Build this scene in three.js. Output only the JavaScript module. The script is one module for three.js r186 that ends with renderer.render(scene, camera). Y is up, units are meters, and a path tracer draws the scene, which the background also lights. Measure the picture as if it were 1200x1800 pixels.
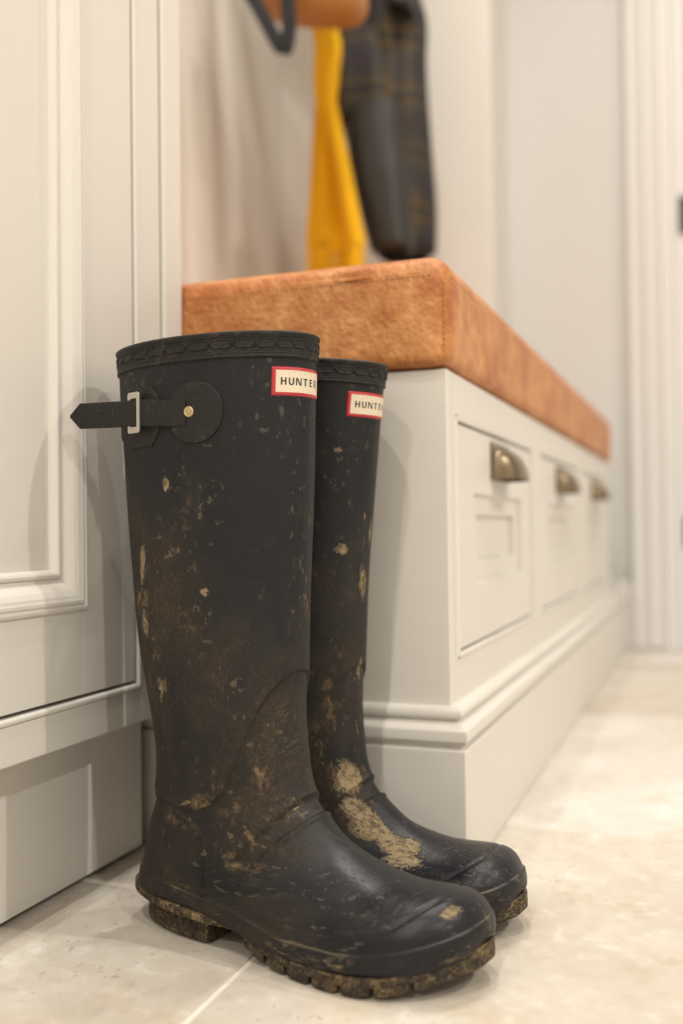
import * as THREE from 'three';
import { mergeGeometries, mergeVertices, toCreasedNormals } from 'three/addons/utils/BufferGeometryUtils.js';
import { RoundedBoxGeometry } from 'three/addons/geometries/RoundedBoxGeometry.js';

// ---------------------------------------------------------------- camera, light, exposure
const scene = new THREE.Scene();
scene.background = new THREE.Color(0x000000);
const renderer = new THREE.WebGLRenderer({ antialias: true });
renderer.toneMapping = THREE.LinearToneMapping;
renderer.toneMappingExposure = 0.249;
renderer.shadowMap.enabled = true;
const rad = Math.PI / 180;
const camera = new THREE.PerspectiveCamera(2 * Math.atan(900 / 1750) / rad, 1200 / 1800, 0.05, 20);
camera.position.set(0.1922, 0.288, 0.8032);
camera.rotation.set(0.95 * rad, 20.4 * rad, -0.68 * rad, 'YXZ');
camera.focus = 0.70;
camera.userData.fStop = 2.8;
camera.updateMatrixWorld(true);

const CEIL = 2.4;
// ceiling downlights: [x, z, candela, label]
const LAMPS = [
  [-0.20, -0.33, 12, 'round recessed ceiling downlight over the bench end of the coat alcove'],
  [-0.07, -0.08, 8, 'round recessed ceiling downlight straight above the pair of boots'],
  [0.30, -0.80, 12, 'round recessed ceiling downlight in front of the middle of the bench'],
  [0.50, 0.13, 8, 'round recessed ceiling downlight out from the corner of bench and cupboard'],
  [2.10, 0.10, 42, 'round recessed ceiling downlight midway along the plain wall opposite the cabinets'],
  [2.00, 1.90, 44, 'round recessed ceiling downlight in the corner of the two plain walls'],
  [0.04, 1.46, 17, 'round recessed ceiling downlight past the end of the tall cupboard'],
  [0.04, 2.95, 38, 'round recessed ceiling downlight close to the near wall'],
];
const LAMP_COLOR = new THREE.Color().setRGB(1.0, 0.965, 0.90);

// ---------------------------------------------------------------- helpers
const used = {};
function numbered(n) {
  if (!(n in used)) { used[n] = 0; return n; }
  used[n]++; return n + '_' + String(used[n]).padStart(3, '0');
}
function shade(o) { o.castShadow = true; o.receiveShadow = true; return o; }
function obj(name, geo, mat, parent) {
  if (Array.isArray(geo)) geo = merge(geo);
  const m = shade(new THREE.Mesh(geo, mat));
  m.name = parent ? name : numbered(name);
  (parent || scene).add(m);
  return m;
}
function thing(name, label, category, pos = [0, 0, 0], turn = 0, group) {
  const g = new THREE.Group(); g.name = numbered(name);
  g.position.set(...pos); g.rotation.y = turn;
  g.userData = { label, category }; if (group) g.userData.group = group;
  scene.add(g); return g;
}
function struct(name, geo, mat, label, category) {
  const m = obj(name, geo, mat);
  m.userData = { kind: 'structure', label, category };
  return m;
}
function merge(list) {
  const flat = list.map(g => { const h = g.index ? g.toNonIndexed() : g; for (const k of Object.keys(h.attributes)) if (!['position', 'normal', 'uv'].includes(k)) h.deleteAttribute(k); return h; });
  return mergeGeometries(flat);
}
function boxUV(geo, s = 1) {          // uv in metres from the dominant axis of the normal
  if (geo.index) geo = geo.toNonIndexed();
  const p = geo.attributes.position, n = geo.attributes.normal, uv = new Float32Array(p.count * 2);
  for (let i = 0; i < p.count; i += 3) {
    let nx = 0, ny = 0, nz = 0;
    for (let k = 0; k < 3; k++) { nx += Math.abs(n.getX(i + k)); ny += Math.abs(n.getY(i + k)); nz += Math.abs(n.getZ(i + k)); }
    for (let k = 0; k < 3; k++) {
      const x = p.getX(i + k), y = p.getY(i + k), z = p.getZ(i + k);
      let u, v;
      if (nx >= ny && nx >= nz) { u = z; v = y; } else if (ny >= nz) { u = x; v = z; } else { u = x; v = y; }
      uv[2 * (i + k)] = u * s; uv[2 * (i + k) + 1] = v * s;
    }
  }
  geo.setAttribute('uv', new THREE.BufferAttribute(uv, 2));
  return geo;
}
// box given by its extents, edges rounded by r
function bx(x0, x1, y0, y1, z0, z1, r = 0.0015, seg = 2) {
  const w = x1 - x0, h = y1 - y0, d = z1 - z0;
  const g = r > 0 ? new RoundedBoxGeometry(w, h, d, seg, Math.min(r, w / 2.01, h / 2.01, d / 2.01)) : new THREE.BoxGeometry(w, h, d);
  g.translate((x0 + x1) / 2, (y0 + y1) / 2, (z0 + z1) / 2);
  return boxUV(g);
}
// grid surface: f(u, v) -> [x, y, z], u,v in 0..1
function gridGeo(nu, nv, f, closeU = false) {
  const pos = new Float32Array((nu + 1) * (nv + 1) * 3), uv = new Float32Array((nu + 1) * (nv + 1) * 2), idx = [];
  for (let j = 0; j <= nv; j++) for (let i = 0; i <= nu; i++) {
    const k = j * (nu + 1) + i, q = f(closeU && i === nu ? 0 : i / nu, j / nv);
    pos[3 * k] = q[0]; pos[3 * k + 1] = q[1]; pos[3 * k + 2] = q[2]; uv[2 * k] = i / nu; uv[2 * k + 1] = j / nv;
  }
  for (let j = 0; j < nv; j++) for (let i = 0; i < nu; i++) {
    const a = j * (nu + 1) + i, b = a + 1, c = a + nu + 1, d = c + 1;
    idx.push(a, b, d, a, d, c);
  }
  const g = new THREE.BufferGeometry();
  g.setAttribute('position', new THREE.BufferAttribute(pos, 3)); g.setAttribute('uv', new THREE.BufferAttribute(uv, 2));
  g.setIndex(idx); g.computeVertexNormals();
  if (closeU) {
    const n = g.attributes.normal;
    for (let j = 0; j <= nv; j++) {
      const a = j * (nu + 1), b = a + nu, v = new THREE.Vector3(n.getX(a) + n.getX(b), n.getY(a) + n.getY(b), n.getZ(a) + n.getZ(b)).normalize();
      n.setXYZ(a, v.x, v.y, v.z); n.setXYZ(b, v.x, v.y, v.z);
    }
  }
  return g;
}
function mirrorZ(g) {                  // left / right twin of a shape
  const p = g.attributes.position, n = g.attributes.normal;
  for (let i = 0; i < p.count; i++) { p.setZ(i, -p.getZ(i)); if (n) n.setZ(i, -n.getZ(i)); }
  if (g.index) { const a = g.index.array; for (let i = 0; i < a.length; i += 3) { const t = a[i]; a[i] = a[i + 1]; a[i + 1] = t; } }
  else for (const k of Object.keys(g.attributes)) {
    const at = g.attributes[k], s = at.itemSize, a = at.array;
    for (let i = 0; i < at.count; i += 3) for (let c = 0; c < s; c++) { const t = a[i * s + c]; a[i * s + c] = a[(i + 1) * s + c]; a[(i + 1) * s + c] = t; }
  }
  return g;
}
const clamp = (x, a = 0, b = 1) => x < a ? a : x > b ? b : x;
const sst = (a, b, x) => { const t = clamp((x - a) / (b - a)); return t * t * (3 - 2 * t); };
const lerp = (a, b, t) => a + (b - a) * t;
function interp(xs, ys, x) {
  if (x <= xs[0]) return ys[0];
  for (let i = 1; i < xs.length; i++) if (x <= xs[i]) { const t = (x - xs[i - 1]) / (xs[i] - xs[i - 1]); return lerp(ys[i - 1], ys[i], t); }
  return ys[ys.length - 1];
}
function smoothInterp(xs, ys, x) {     // Catmull-Rom through (xs, ys)
  const n = xs.length; if (x <= xs[0]) return ys[0]; if (x >= xs[n - 1]) return ys[n - 1];
  let i = 1; while (x > xs[i]) i++;
  const x0 = xs[i - 1], x1 = xs[i], t = (x - x0) / (x1 - x0), h = x1 - x0;
  const m0 = i > 1 ? (ys[i] - ys[i - 2]) / (xs[i] - xs[i - 2]) : (ys[i] - ys[i - 1]) / h;
  const m1 = i < n - 1 ? (ys[i + 1] - ys[i - 1]) / (xs[i + 1] - xs[i - 1]) : (ys[i] - ys[i - 1]) / h;
  const t2 = t * t, t3 = t2 * t;
  return (2 * t3 - 3 * t2 + 1) * ys[i - 1] + (t3 - 2 * t2 + t) * h * m0 + (-2 * t3 + 3 * t2) * ys[i] + (t3 - t2) * h * m1;
}
// seeded random + noise
function rng(seed) { let s = seed >>> 0; return () => { s = (s + 0x6D2B79F5) >>> 0; let t = s; t = Math.imul(t ^ (t >>> 15), t | 1); t ^= t + Math.imul(t ^ (t >>> 7), t | 61); return ((t ^ (t >>> 14)) >>> 0) / 4294967296; }; }
function h2(x, y) { let h = Math.imul(x, 374761393) + Math.imul(y, 668265263) | 0; h = Math.imul(h ^ (h >>> 13), 1274126177); return ((h ^ (h >>> 16)) >>> 0) / 4294967296; }
function vnoise(x, y) {
  const xi = Math.floor(x), yi = Math.floor(y), fx = x - xi, fy = y - yi, u = fx * fx * (3 - 2 * fx), v = fy * fy * (3 - 2 * fy);
  const a = h2(xi, yi), b = h2(xi + 1, yi), c = h2(xi, yi + 1), d = h2(xi + 1, yi + 1);
  return a + (b - a) * u + (c - a) * v + (a - b - c + d) * u * v;
}
function fbm(x, y, o) { let s = 0, a = 0.5, t = 0; for (let i = 0; i < o; i++) { s += a * vnoise(x, y); t += a; a *= 0.55; x = x * 2.03 + 17.1; y = y * 2.03 + 5.7; } return s / t; }
function tex(w, h, fill, srgb, rep) {
  const d = new Uint8Array(w * h * 4);
  fill(d, w, h);
  const t = new THREE.DataTexture(d, w, h, THREE.RGBAFormat);
  t.magFilter = THREE.LinearFilter; t.minFilter = THREE.LinearFilter; t.wrapS = t.wrapT = THREE.RepeatWrapping;
  if (srgb) t.colorSpace = THREE.SRGBColorSpace;
  if (rep) t.repeat.set(rep, rep);
  t.needsUpdate = true; return t;
}
// noise that repeats seamlessly: blend of two shifted samples near the border
function tiled(fn) { return (u, v) => { const e = 0.12; const wu = sst(0, e, u), wv = sst(0, e, v); const a = fn(u, v); if (wu === 1 && wv === 1) return a; const b = fn(u + 1, v), c = fn(u, v + 1), d = fn(u + 1, v + 1); return lerp(lerp(d, c, wu), lerp(b, a, wu), wv); }; }

// ---------------------------------------------------------------- materials of the room
const std = (o) => new THREE.MeshStandardMaterial(o);
const phys = (o) => new THREE.MeshPhysicalMaterial(o);
const lin = (r, g, b) => new THREE.Color().setRGB(r, g, b);
const paintRough = tex(256, 256, (d, w, h) => { const f = tiled((u, v) => fbm(u * 40, v * 40, 3)); for (let y = 0; y < h; y++) for (let x = 0; x < w; x++) { const k = 4 * (y * w + x), n = 90 + 45 * f(x / w, y / h); d[k] = d[k + 1] = d[k + 2] = n; d[k + 3] = 255; } }, false, 4);
const M = {};
M.paint = std({ color: lin(0.71, 0.675, 0.615), roughness: 0.95, roughnessMap: paintRough });
M.paintIn = std({ color: lin(0.80, 0.75, 0.68), roughness: 0.6 });
M.wall = std({ color: lin(0.62, 0.605, 0.585), roughness: 0.9 });
M.trim = std({ color: lin(0.70, 0.675, 0.65), roughness: 0.45 });
M.ceiling = std({ color: lin(0.85, 0.83, 0.8), roughness: 0.95 });
M.grout = std({ color: lin(0.76, 0.70, 0.62), roughness: 0.95 });
M.brass = std({ color: lin(0.24, 0.185, 0.12), metalness: 1, roughness: 0.32 });
M.bronze = std({ color: lin(0.09, 0.07, 0.06), metalness: 0.8, roughness: 0.45 });
M.steel = std({ color: lin(0.62, 0.58, 0.53), metalness: 1, roughness: 0.3 });
M.rivet = std({ color: lin(0.55, 0.43, 0.24), metalness: 1, roughness: 0.35 });
M.lampGlass = std({ color: lin(0.9, 0.88, 0.85), emissive: LAMP_COLOR, emissiveIntensity: 3, roughness: 0.5 });

// limestone: mottled beige with fossil flecks and small pits
const stoneF = tiled((u, v) => fbm(u * 6, v * 6, 5)), stoneG = tiled((u, v) => fbm(u * 60 + 9, v * 60, 3)), stoneP = tiled((u, v) => fbm(u * 190 + 3, v * 120 + 40, 2)), stoneC = tiled((u, v) => fbm(u * 22 + 31, v * 14 + 11, 4));
function stoneMap(r, g, b) {
  return tex(1024, 1024, (d, w, h) => {
    for (let y = 0; y < h; y++) for (let x = 0; x < w; x++) {
      const u = x / w, v = y / h, n = stoneF(u, v), m = stoneG(u, v), p = stoneP(u, v), c = stoneC(u, v);
      const pit = sst(0.76, 0.84, p) * sst(0.42, 0.6, n), fleck = sst(0.70, 0.82, m) * 0.6, cloud = sst(0.55, 0.75, c);
      const k = 4 * (y * w + x), t = (n - 0.5) * 34 + (m - 0.5) * 18;
      d[k] = clamp(r + t * 0.8 + fleck * 10 - pit * 20 - cloud * 4, 0, 255); d[k + 1] = clamp(g + t + fleck * 11 - pit * 27 - cloud * 7, 0, 255); d[k + 2] = clamp(b + t * 1.2 + fleck * 13 - pit * 34 - cloud * 11, 0, 255); d[k + 3] = 255;
    }
  }, true, 1 / 0.6);
}
const stoneBump = tex(512, 512, (d, w, h) => { for (let y = 0; y < h; y++) for (let x = 0; x < w; x++) { const u = x / w, v = y / h, k = 4 * (y * w + x), n = 150 + 60 * (stoneG(u, v) - 0.5) - 120 * sst(0.76, 0.84, stoneP(u, v)); d[k] = d[k + 1] = d[k + 2] = clamp(n, 0, 255); d[k + 3] = 255; } }, false, 1 / 0.6);
const stoneRough = tex(512, 512, (d, w, h) => { for (let y = 0; y < h; y++) for (let x = 0; x < w; x++) { const u = x / w, v = y / h, k = 4 * (y * w + x), n = 120 + 60 * stoneF(u, v) + 40 * stoneG(u, v); d[k] = d[k + 1] = d[k + 2] = clamp(n, 0, 255); d[k + 3] = 255; } }, false, 1 / 0.6);
const stoneA = stoneMap(199, 190, 177), stoneB = stoneMap(206, 199, 190);
M.tiles = [stoneA, stoneB].map(m => std({ map: m, bumpMap: stoneBump, bumpScale: 0.0004, roughnessMap: stoneRough, roughness: 0.9 }));

// tan leather: mottled pull-up hide with lighter creases
const hideA = tiled((u, v) => fbm(u * 9, v * 9, 5)), hideB = tiled((u, v) => fbm(u * 34 + 4, v * 34 + 8, 4)), hideC = tiled((u, v) => fbm(u * 120, v * 120, 2)), hideD = tiled((u, v) => fbm(u * 18 + 20, v * 7 + 3, 4));
const leatherMap = tex(1024, 1024, (d, w, h) => {
  for (let y = 0; y < h; y++) for (let x = 0; x < w; x++) {
    const u = x / w, v = y / h, a = hideA(u, v), b = hideB(u, v), c = hideC(u, v), e = 1 - sst(0, 0.05, Math.abs(hideD(u, v) - 0.5));
    const t = clamp(0.5 + (a - 0.5) * 1.5 + (b - 0.5) * 0.85 + (c - 0.5) * 0.2 + e * 0.10), k = 4 * (y * w + x);
    d[k] = lerp(164, 208, t); d[k + 1] = lerp(93, 148, t); d[k + 2] = lerp(40, 90, t); d[k + 3] = 255;
  }
}, true, 1 / 0.36);
const leatherBump = tex(512, 512, (d, w, h) => { const g = tiled((u, v) => fbm(u * 90, v * 90, 3)), q = tiled((u, v) => fbm(u * 10 + 7, v * 4, 3)); for (let y = 0; y < h; y++) for (let x = 0; x < w; x++) { const u = x / w, v = y / h, k = 4 * (y * w + x), n = 90 * g(u, v) + 150 * q(u, v); d[k] = d[k + 1] = d[k + 2] = clamp(n, 0, 255); d[k + 3] = 255; } }, false, 1 / 0.36);
M.leather = phys({ map: leatherMap, bumpMap: leatherBump, bumpScale: 0.004, roughness: 0.5, sheen: 0.15, sheenRoughness: 0.5, sheenColor: lin(0.9, 0.6, 0.4) });
M.stitch = std({ color: lin(0.25, 0.10, 0.035), roughness: 0.8 });

// ---------------------------------------------------------------- room shell
const X0 = -0.79, XR = 2.8, ZF = -1.61, ZN = 3.3;
{
  const floor = struct('floor', bx(X0 - 0.12, XR + 0.12, -0.12, -0.0012, ZF - 0.12, ZN + 0.12, 0), M.grout, 'pale limestone tiled floor with light grout joints', 'floor');
  const g = 0.0022;                         // half a joint
  let row = 0;
  for (let z = -1.96; z < ZN; z += 0.6, row++) {
    const off = row % 2 === 1 ? -0.102 : -0.552;
    let col = 0;
    for (let x = off - 0.9; x < XR; x += 0.9, col++) {
      const x0 = Math.max(x, X0 - 0.02), x1 = Math.min(x + 0.9, XR + 0.02), z0 = Math.max(z, ZF - 0.02), z1 = Math.min(z + 0.6, ZN + 0.02);
      if (x1 - x0 < 0.05 || z1 - z0 < 0.05) continue;
      const t = new THREE.Mesh(bx(x0 + g, x1 - g, -0.012, 0, z0 + g, z1 - g, 0.0012, 1), M.tiles[row % 2 === 1 ? 0 : 1]);
      const u = t.geometry.attributes.uv, du = h2(row, col) * 3, dv = h2(col + 7, row) * 3;
      for (let i = 0; i < u.count; i++) u.setXY(i, u.getX(i) + du, u.getY(i) + dv);
      t.name = 'tile'; shade(t); floor.add(t);
    }
  }
  struct('ceiling', bx(X0 - 0.12, XR + 0.12, CEIL, CEIL + 0.12, ZF - 0.12, ZN + 0.12, 0), M.ceiling, 'plain white ceiling', 'ceiling');
  struct('wall_back', bx(X0 - 0.12, X0, -0.02, CEIL, ZF - 0.12, ZN + 0.12, 0), M.paintIn, 'cream painted wall behind the coats', 'wall');
  struct('wall_right', bx(XR, XR + 0.12, -0.02, CEIL, ZF - 0.12, ZN + 0.12, 0), M.wall, 'plain off-white wall across the room', 'wall');
  struct('wall_near', bx(X0, XR, -0.02, CEIL, ZN, ZN + 0.12, 0), M.wall, 'plain off-white wall at the near end of the room', 'wall');
  const dx0 = 0.145, dx1 = 0.945, dh = 2.03;
  struct('wall_far', [bx(X0, dx0, -0.02, CEIL, ZF - 0.12, ZF, 0), bx(dx1, XR, -0.02, CEIL, ZF - 0.12, ZF, 0), bx(dx0, dx1, dh, CEIL, ZF - 0.12, ZF, 0)], M.wall, 'off-white end wall beyond the bench', 'wall');
  // door with moulded architrave
  const door = struct('door_1', bx(dx0 + 0.012, dx1 - 0.012, 0.006, dh - 0.012, ZF - 0.062, ZF - 0.022, 0.002), M.trim, 'white painted door with moulded architrave on the end wall', 'door');
  const leg = (s, xo) => {                   // architrave leg: flat back, stepped and rounded profile, s = outward side
    const list = [];
    for (const [a, b, p, r] of [[0, 0.022, 0.030, 0.008], [0.022, 0.034, 0.016, 0.003], [0.034, 0.060, 0.024, 0.010], [0.060, 0.072, 0.013, 0.003], [0.072, 0.100, 0.018, 0.004], [0.100, 0.118, 0.010, 0.004]]) {
      const u = xo + s * a, v = xo + s * b;
      list.push(bx(Math.min(u, v), Math.max(u, v), 0, dh + 0.1, ZF - 0.002, ZF + p, r, 4));
    }
    return list;
  };
  obj('architrave', leg(1, 0.018), M.trim, door);
  obj('architrave', leg(-1, dx1 + 0.115), M.trim, door);
  obj('architrave', [bx(0.13, dx1 + 0.005, dh - 0.005, dh + 0.1, ZF - 0.002, ZF + 0.02, 0.004)], M.trim, door);
  obj('door_lining', [bx(dx0 - 0.012, dx0 + 0.010, 0, dh, ZF - 0.1, ZF + 0.006, 0.002), bx(dx1 - 0.010, dx1 + 0.012, 0, dh, ZF - 0.1, ZF + 0.006, 0.002)], M.trim, door);
  for (const [y0, y1] of [[0.955, 1.04], [0.235, 0.305], [1.7, 1.785]]) {
    const cyl = new THREE.CylinderGeometry(0.0075, 0.0075, y1 - y0, 16); cyl.translate(dx0 - 0.006, (y0 + y1) / 2, ZF + 0.008);
    obj('hinge', [boxUV(cyl), bx(dx0 - 0.012, dx0 + 0.016, y0, y1, ZF - 0.004, ZF + 0.007, 0.001)], M.bronze, door).userData.label = 'dark bronze hinge';
  }
  struct('baseboard_far', [bx(X0, 0.020, 0, 0.145, ZF - 0.002, ZF + 0.018, 0.002), bx(X0, 0.020, 0.14, 0.158, ZF - 0.002, ZF + 0.012, 0.004, 4)], M.trim, 'white skirting board along the end wall', 'skirting');
  struct('baseboard_right', bx(XR - 0.018, XR + 0.002, 0, 0.158, ZF, ZN, 0.004), M.trim, 'white skirting board on the wall across the room', 'skirting');
  struct('baseboard_near', bx(X0, XR, 0, 0.158, ZN - 0.018, ZN + 0.002, 0.004), M.trim, 'white skirting board at the near end of the room', 'skirting');
}
// downlights
for (const [x, z, cd, label] of LAMPS) {
  const t = thing('ceiling_downlight', label, 'downlight', [x, CEIL, z], 0, 'recessed ceiling downlights');
  const ring = new THREE.LatheGeometry([[0.030, -0.001], [0.033, -0.006], [0.042, -0.006], [0.046, 0.0]].map(p => new THREE.Vector2(...p)), 40);
  obj('trim_ring', ring, M.trim, t);
  const disc = new THREE.CylinderGeometry(0.03, 0.03, 0.002, 32); disc.translate(0, -0.002, 0);
  obj('lens', disc, M.lampGlass, t).userData.label = 'glowing lens';
  const L = new THREE.SpotLight(LAMP_COLOR, cd, 0, 78 * rad, 0.75, 2);
  L.position.set(x, CEIL - 0.035, z); L.target.position.set(x, 0, z);
  L.castShadow = true; L.shadow.radius = 1.3; L.shadow.mapSize.set(2048, 2048);
  scene.add(L, L.target);
}

// ---------------------------------------------------------------- mitred moulding along z with a return on x (outer corner at x=0,z=0)
function cornerMould(profile, xEnd, zEnd) {   // profile: [out, y] outward offset from the plane; runs along the end (z) and the front (x)
  const P = [];
  const stations = [[xEnd, 0, 0], [0, 0, 1], [0, zEnd, 2]];
  const n = profile.length;
  const strip = (p0, p1) => gridGeo(n - 1, 24, (u, v) => { const [o, y] = profile[Math.round(u * (n - 1))]; const a = p0(o), b = p1(o); return [lerp(a[0], b[0], v), y, lerp(a[1], b[1], v)]; });
  const A = strip(o => [xEnd, o], o => [o, o]);
  const B = strip(o => [o, o], o => [o, zEnd]);
  return [A, B].map(g => toCreasedNormals(g, 0.7));
}
function arcProfile(cx, cy, r, a0, a1, n) { const o = []; for (let i = 0; i <= n; i++) { const a = lerp(a0, a1, i / n) * rad; o.push([cx + r * Math.cos(a), cy + r * Math.sin(a)]); } return o; }

// ---------------------------------------------------------------- storage bench
const BX = -0.015, BZ = -0.012, BTOP = 0.422, BEND = -1.40;
{
  const t = thing('storage_bench', 'cream painted storage bench with three drawers and brass cup pulls', 'bench');
  obj('end_panel', bx(X0 + 0.001, BX, 0.10, BTOP, BZ - 0.018, BZ, 0.0015), M.paint, t);
  obj('end_panel', bx(X0 + 0.001, BX, 0.10, BTOP, BEND, BEND + 0.018, 0.0015), M.paint, t);
  obj('seat_board', bx(X0 + 0.001, BX - 0.004, BTOP - 0.018, BTOP - 0.001, BEND + 0.018, BZ - 0.018, 0.001), M.paint, t);
  // face frame
  const fz0 = BZ - 0.0186, fx = BX + 0.0002, th = 0.02;
  const D = [[-0.038, -0.428], [-0.484, -0.874], [-0.930, -1.320]], dy0 = 0.174, dy1 = 0.386;
  const fr = [];
  fr.push(bx(fx - th, fx, dy1, BTOP - 0.0005, BEND + 0.0185, fz0, 0.001), bx(fx - th, fx, 0.10, dy0, BEND + 0.0185, fz0, 0.001));
  const edges = [fz0, D[0][0], D[0][1], D[1][0], D[1][1], D[2][0], D[2][1], BEND + 0.0185];
  for (let i = 0; i < 8; i += 2) fr.push(bx(fx - th, fx, dy0 - 0.001, dy1 + 0.001, edges[i + 1], edges[i], 0.0006));
  obj('face_frame', fr, M.paint, t);
  for (const [za, zb] of D) {
    // bead round the opening
    const b = 0.005, bead = [];
    bead.push(bx(fx - th, fx + 0.0015, dy1 - b, dy1, zb, za, 0.0022, 3), bx(fx - th, fx + 0.0015, dy0, dy0 + b, zb, za, 0.0022, 3), bx(fx - th, fx + 0.0015, dy0, dy1, za - b, za, 0.0022, 3), bx(fx - th, fx + 0.0015, dy0, dy1, zb, zb + b, 0.0022, 3));
    obj('cock_bead', bead, M.paint, t);
    const g = 0.002, y0 = dy0 + b + g, y1 = dy1 - b - g, z1 = za - b - g, z0 = zb + b + g, zc = (z0 + z1) / 2;
    // drawer front with a stepped sunk panel
    const pz = 0.122, py0 = 0.236, py1 = 0.319, st = 0.026;
    const rect = (s, z0, z1, y0, y1, hole) => { const p = hole ? new THREE.Path() : s; p.moveTo(z0, y0); p.lineTo(z1, y0); p.lineTo(z1, y1); p.lineTo(z0, y1); p.lineTo(z0, y0); return p; };
    const plate = (a, hole, x0, x1, bev) => { const s = new THREE.Shape(); rect(s, ...a); if (hole) s.holes.push(rect(null, ...hole, true)); const e = new THREE.ExtrudeGeometry(s, { depth: x1 - x0 - 2 * bev, bevelEnabled: bev > 0, bevelSize: bev, bevelThickness: bev, bevelOffset: -bev, bevelSegments: 2, steps: 1 }); e.rotateY(-Math.PI / 2); e.scale(-1, 1, 1); e.translate(x0 + bev, 0, 0); const ix = e.attributes.position; flip(e); return boxUV(e); };
    const d = obj('drawer', plate([z0, z1, y0, y1], [zc - pz, zc + pz, py0, py1], fx - th, fx - 0.001, 0.001), M.paint, t);
    obj('panel_moulding', plate([zc - pz - 0.002, zc + pz + 0.002, py0 - 0.002, py1 + 0.002], [zc - pz + st, zc + pz - st, py0 + st * 0.75, py1 - st * 0.75], fx - th - 0.002, fx - 0.005, 0.001), M.paint, d);
    obj('sunk_panel', bx(fx - th - 0.006, fx - 0.0105, y0, y1, z0, z1, 0.001), M.paint, d);
    cupPull(d, fx - 0.001, 0.336, 0.0375, zc, 0.092);
  }
  obj('back_board', bx(fx - 0.40, fx - 0.39, 0.105, BTOP - 0.02, BEND + 0.02, fz0, 0), M.paintIn, t);
  obj('filler', bx(X0 + 0.001, BX - 0.035, 0.10, BTOP, ZF + 0.019, BEND - 0.0005, 0.001), M.paint, t);
  // plinth and its double bead moulding (end and front)
  obj('plinth', [bx(X0 + 0.001, 0, 0.0, 0.104, ZF + 0.0185, 0, 0.0018)], M.paint, t);
  const prof = [[-0.03, 0.1035], [-0.0035, 0.1035], ...arcProfile(-0.0085, 0.1148, 0.0098, -75, 80, 14), [-0.0085, 0.1252], [-0.0105, 0.1268], ...arcProfile(-0.0105, 0.1325, 0.0056, -80, 75, 10), [-0.0125, 0.1385], [-0.03, 0.1392]];
  obj('moulding', cornerMould(prof, X0 + 0.001, ZF + 0.0185), M.paint, t);

  const cu = thing('bench_cushion', 'tan leather seat cushion with stitched seams on the storage bench', 'cushion');
  const cx1 = -0.0095, cz1 = 0.0025, cy0 = BTOP + 0.0015, cy1 = 0.5178, czf = -1.425;
  // body: rounded box with a crowned top and a few soft dents
  const N1 = 120, N2 = 60, r = 0.02;
  const body = new THREE.BoxGeometry(cx1 - X0 - 0.004, cy1 - cy0, cz1 - czf, N1, 18, 160);
  body.translate((cx1 + X0 + 0.004) / 2, (cy0 + cy1) / 2, (cz1 + czf) / 2);
  const bp = body.attributes.position;
  const bmin = [X0 + 0.004, cy0, czf], bmax = [cx1, cy1, cz1];
  for (let i = 0; i < bp.count; i++) {
    let x = bp.getX(i), y = bp.getY(i), z = bp.getZ(i);
    // pack grid lines towards the edges so the rounding is smooth
    const pack = (v, a, b) => { const c = (a + b) / 2, hw = (b - a) / 2, q = (v - c) / hw; const s = Math.sign(q), m = Math.abs(q); return c + hw * s * (1 - Math.pow(Math.max(0, 1 - m), 1.6)); };
    x = pack(x, bmin[0], bmax[0]); z = pack(z, bmin[2], bmax[2]);
    const rt = y > (cy0 + cy1) / 2 ? 0.024 : 0.008, rr = [0.011, rt, 0.011];
    const cxn = clamp(x, bmin[0] + 0.006, bmax[0] - r), cyn = clamp(y, bmin[1] + rt, bmax[1] - rt), czn = clamp(z, bmin[2] + 0.01, bmax[2] - r);
    let dx = x - cxn, dy = y - cyn, dz = z - czn;
    const ex = dx / (dx > 0 ? r : 0.006), ey = dy / rt, ez = dz / (dz > 0 ? r : 0.01), m = Math.max(Math.abs(ex), Math.abs(ey), Math.abs(ez)), l = Math.hypot(ex, ey, ez);
    if (l > 1e-6) { const s = m / l; dx *= s; dy *= s; dz *= s; }
    x = cxn + dx; y = cyn + dy; z = czn + dz;
    // crown
    const ux = sst(X0, X0 + 0.12, x) * sst(cx1, cx1 - 0.12, x), uz = sst(czf, czf + 0.12, z) * sst(cz1, cz1 - 0.12, z);
    if (y > (cy0 + cy1) / 2) y += 0.006 * ux * uz;
    // dents of the upholstery
    const w = 0.0026 * (fbm(x * 14 + 3, z * 14 + y * 9, 3) - 0.5);
    if (z > cz1 - 0.004) z += w - 0.002 * Math.exp(-Math.pow((x + 0.075 + (y - cy0) * 0.25) / 0.012, 2));
    if (x > cx1 - 0.004) x += w;
    bp.setXYZ(i, x, y, z);
  }
  let bodyG = mergeVertices(new THREE.BufferGeometry().setAttribute('position', bp).setIndex(body.index), 1e-5);
  bodyG.computeVertexNormals();
  obj('upholstery', boxUV(bodyG), M.leather, cu);
  // stitched seams
  const st = [];
  const dash = (p, q) => { const a = new THREE.Vector3(...p), b = new THREE.Vector3(...q), L = a.distanceTo(b), n = Math.floor(L / 0.0046); for (let i = 0; i < n; i++) { const g = new THREE.CapsuleGeometry(0.00045, 0.0022, 2, 5); const m = a.clone().lerp(b, (i + 0.5) / n); g.applyQuaternion(new THREE.Quaternion().setFromUnitVectors(new THREE.Vector3(0, 1, 0), b.clone().sub(a).normalize())); g.translate(m.x, m.y, m.z); st.push(g); } };
  const sy = 0.4985;
  dash([X0 + 0.03, sy, cz1 - 0.0010], [cx1 - 0.014, sy, cz1 - 0.0010]);
  dash([cx1 - 0.0008, sy, cz1 - 0.012], [cx1 - 0.0008, sy, -0.6]);
  dash([cx1 - 0.0056, sy - 0.004, cz1 - 0.0056], [cx1 - 0.0056, cy0 + 0.010, cz1 - 0.0056]);
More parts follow.
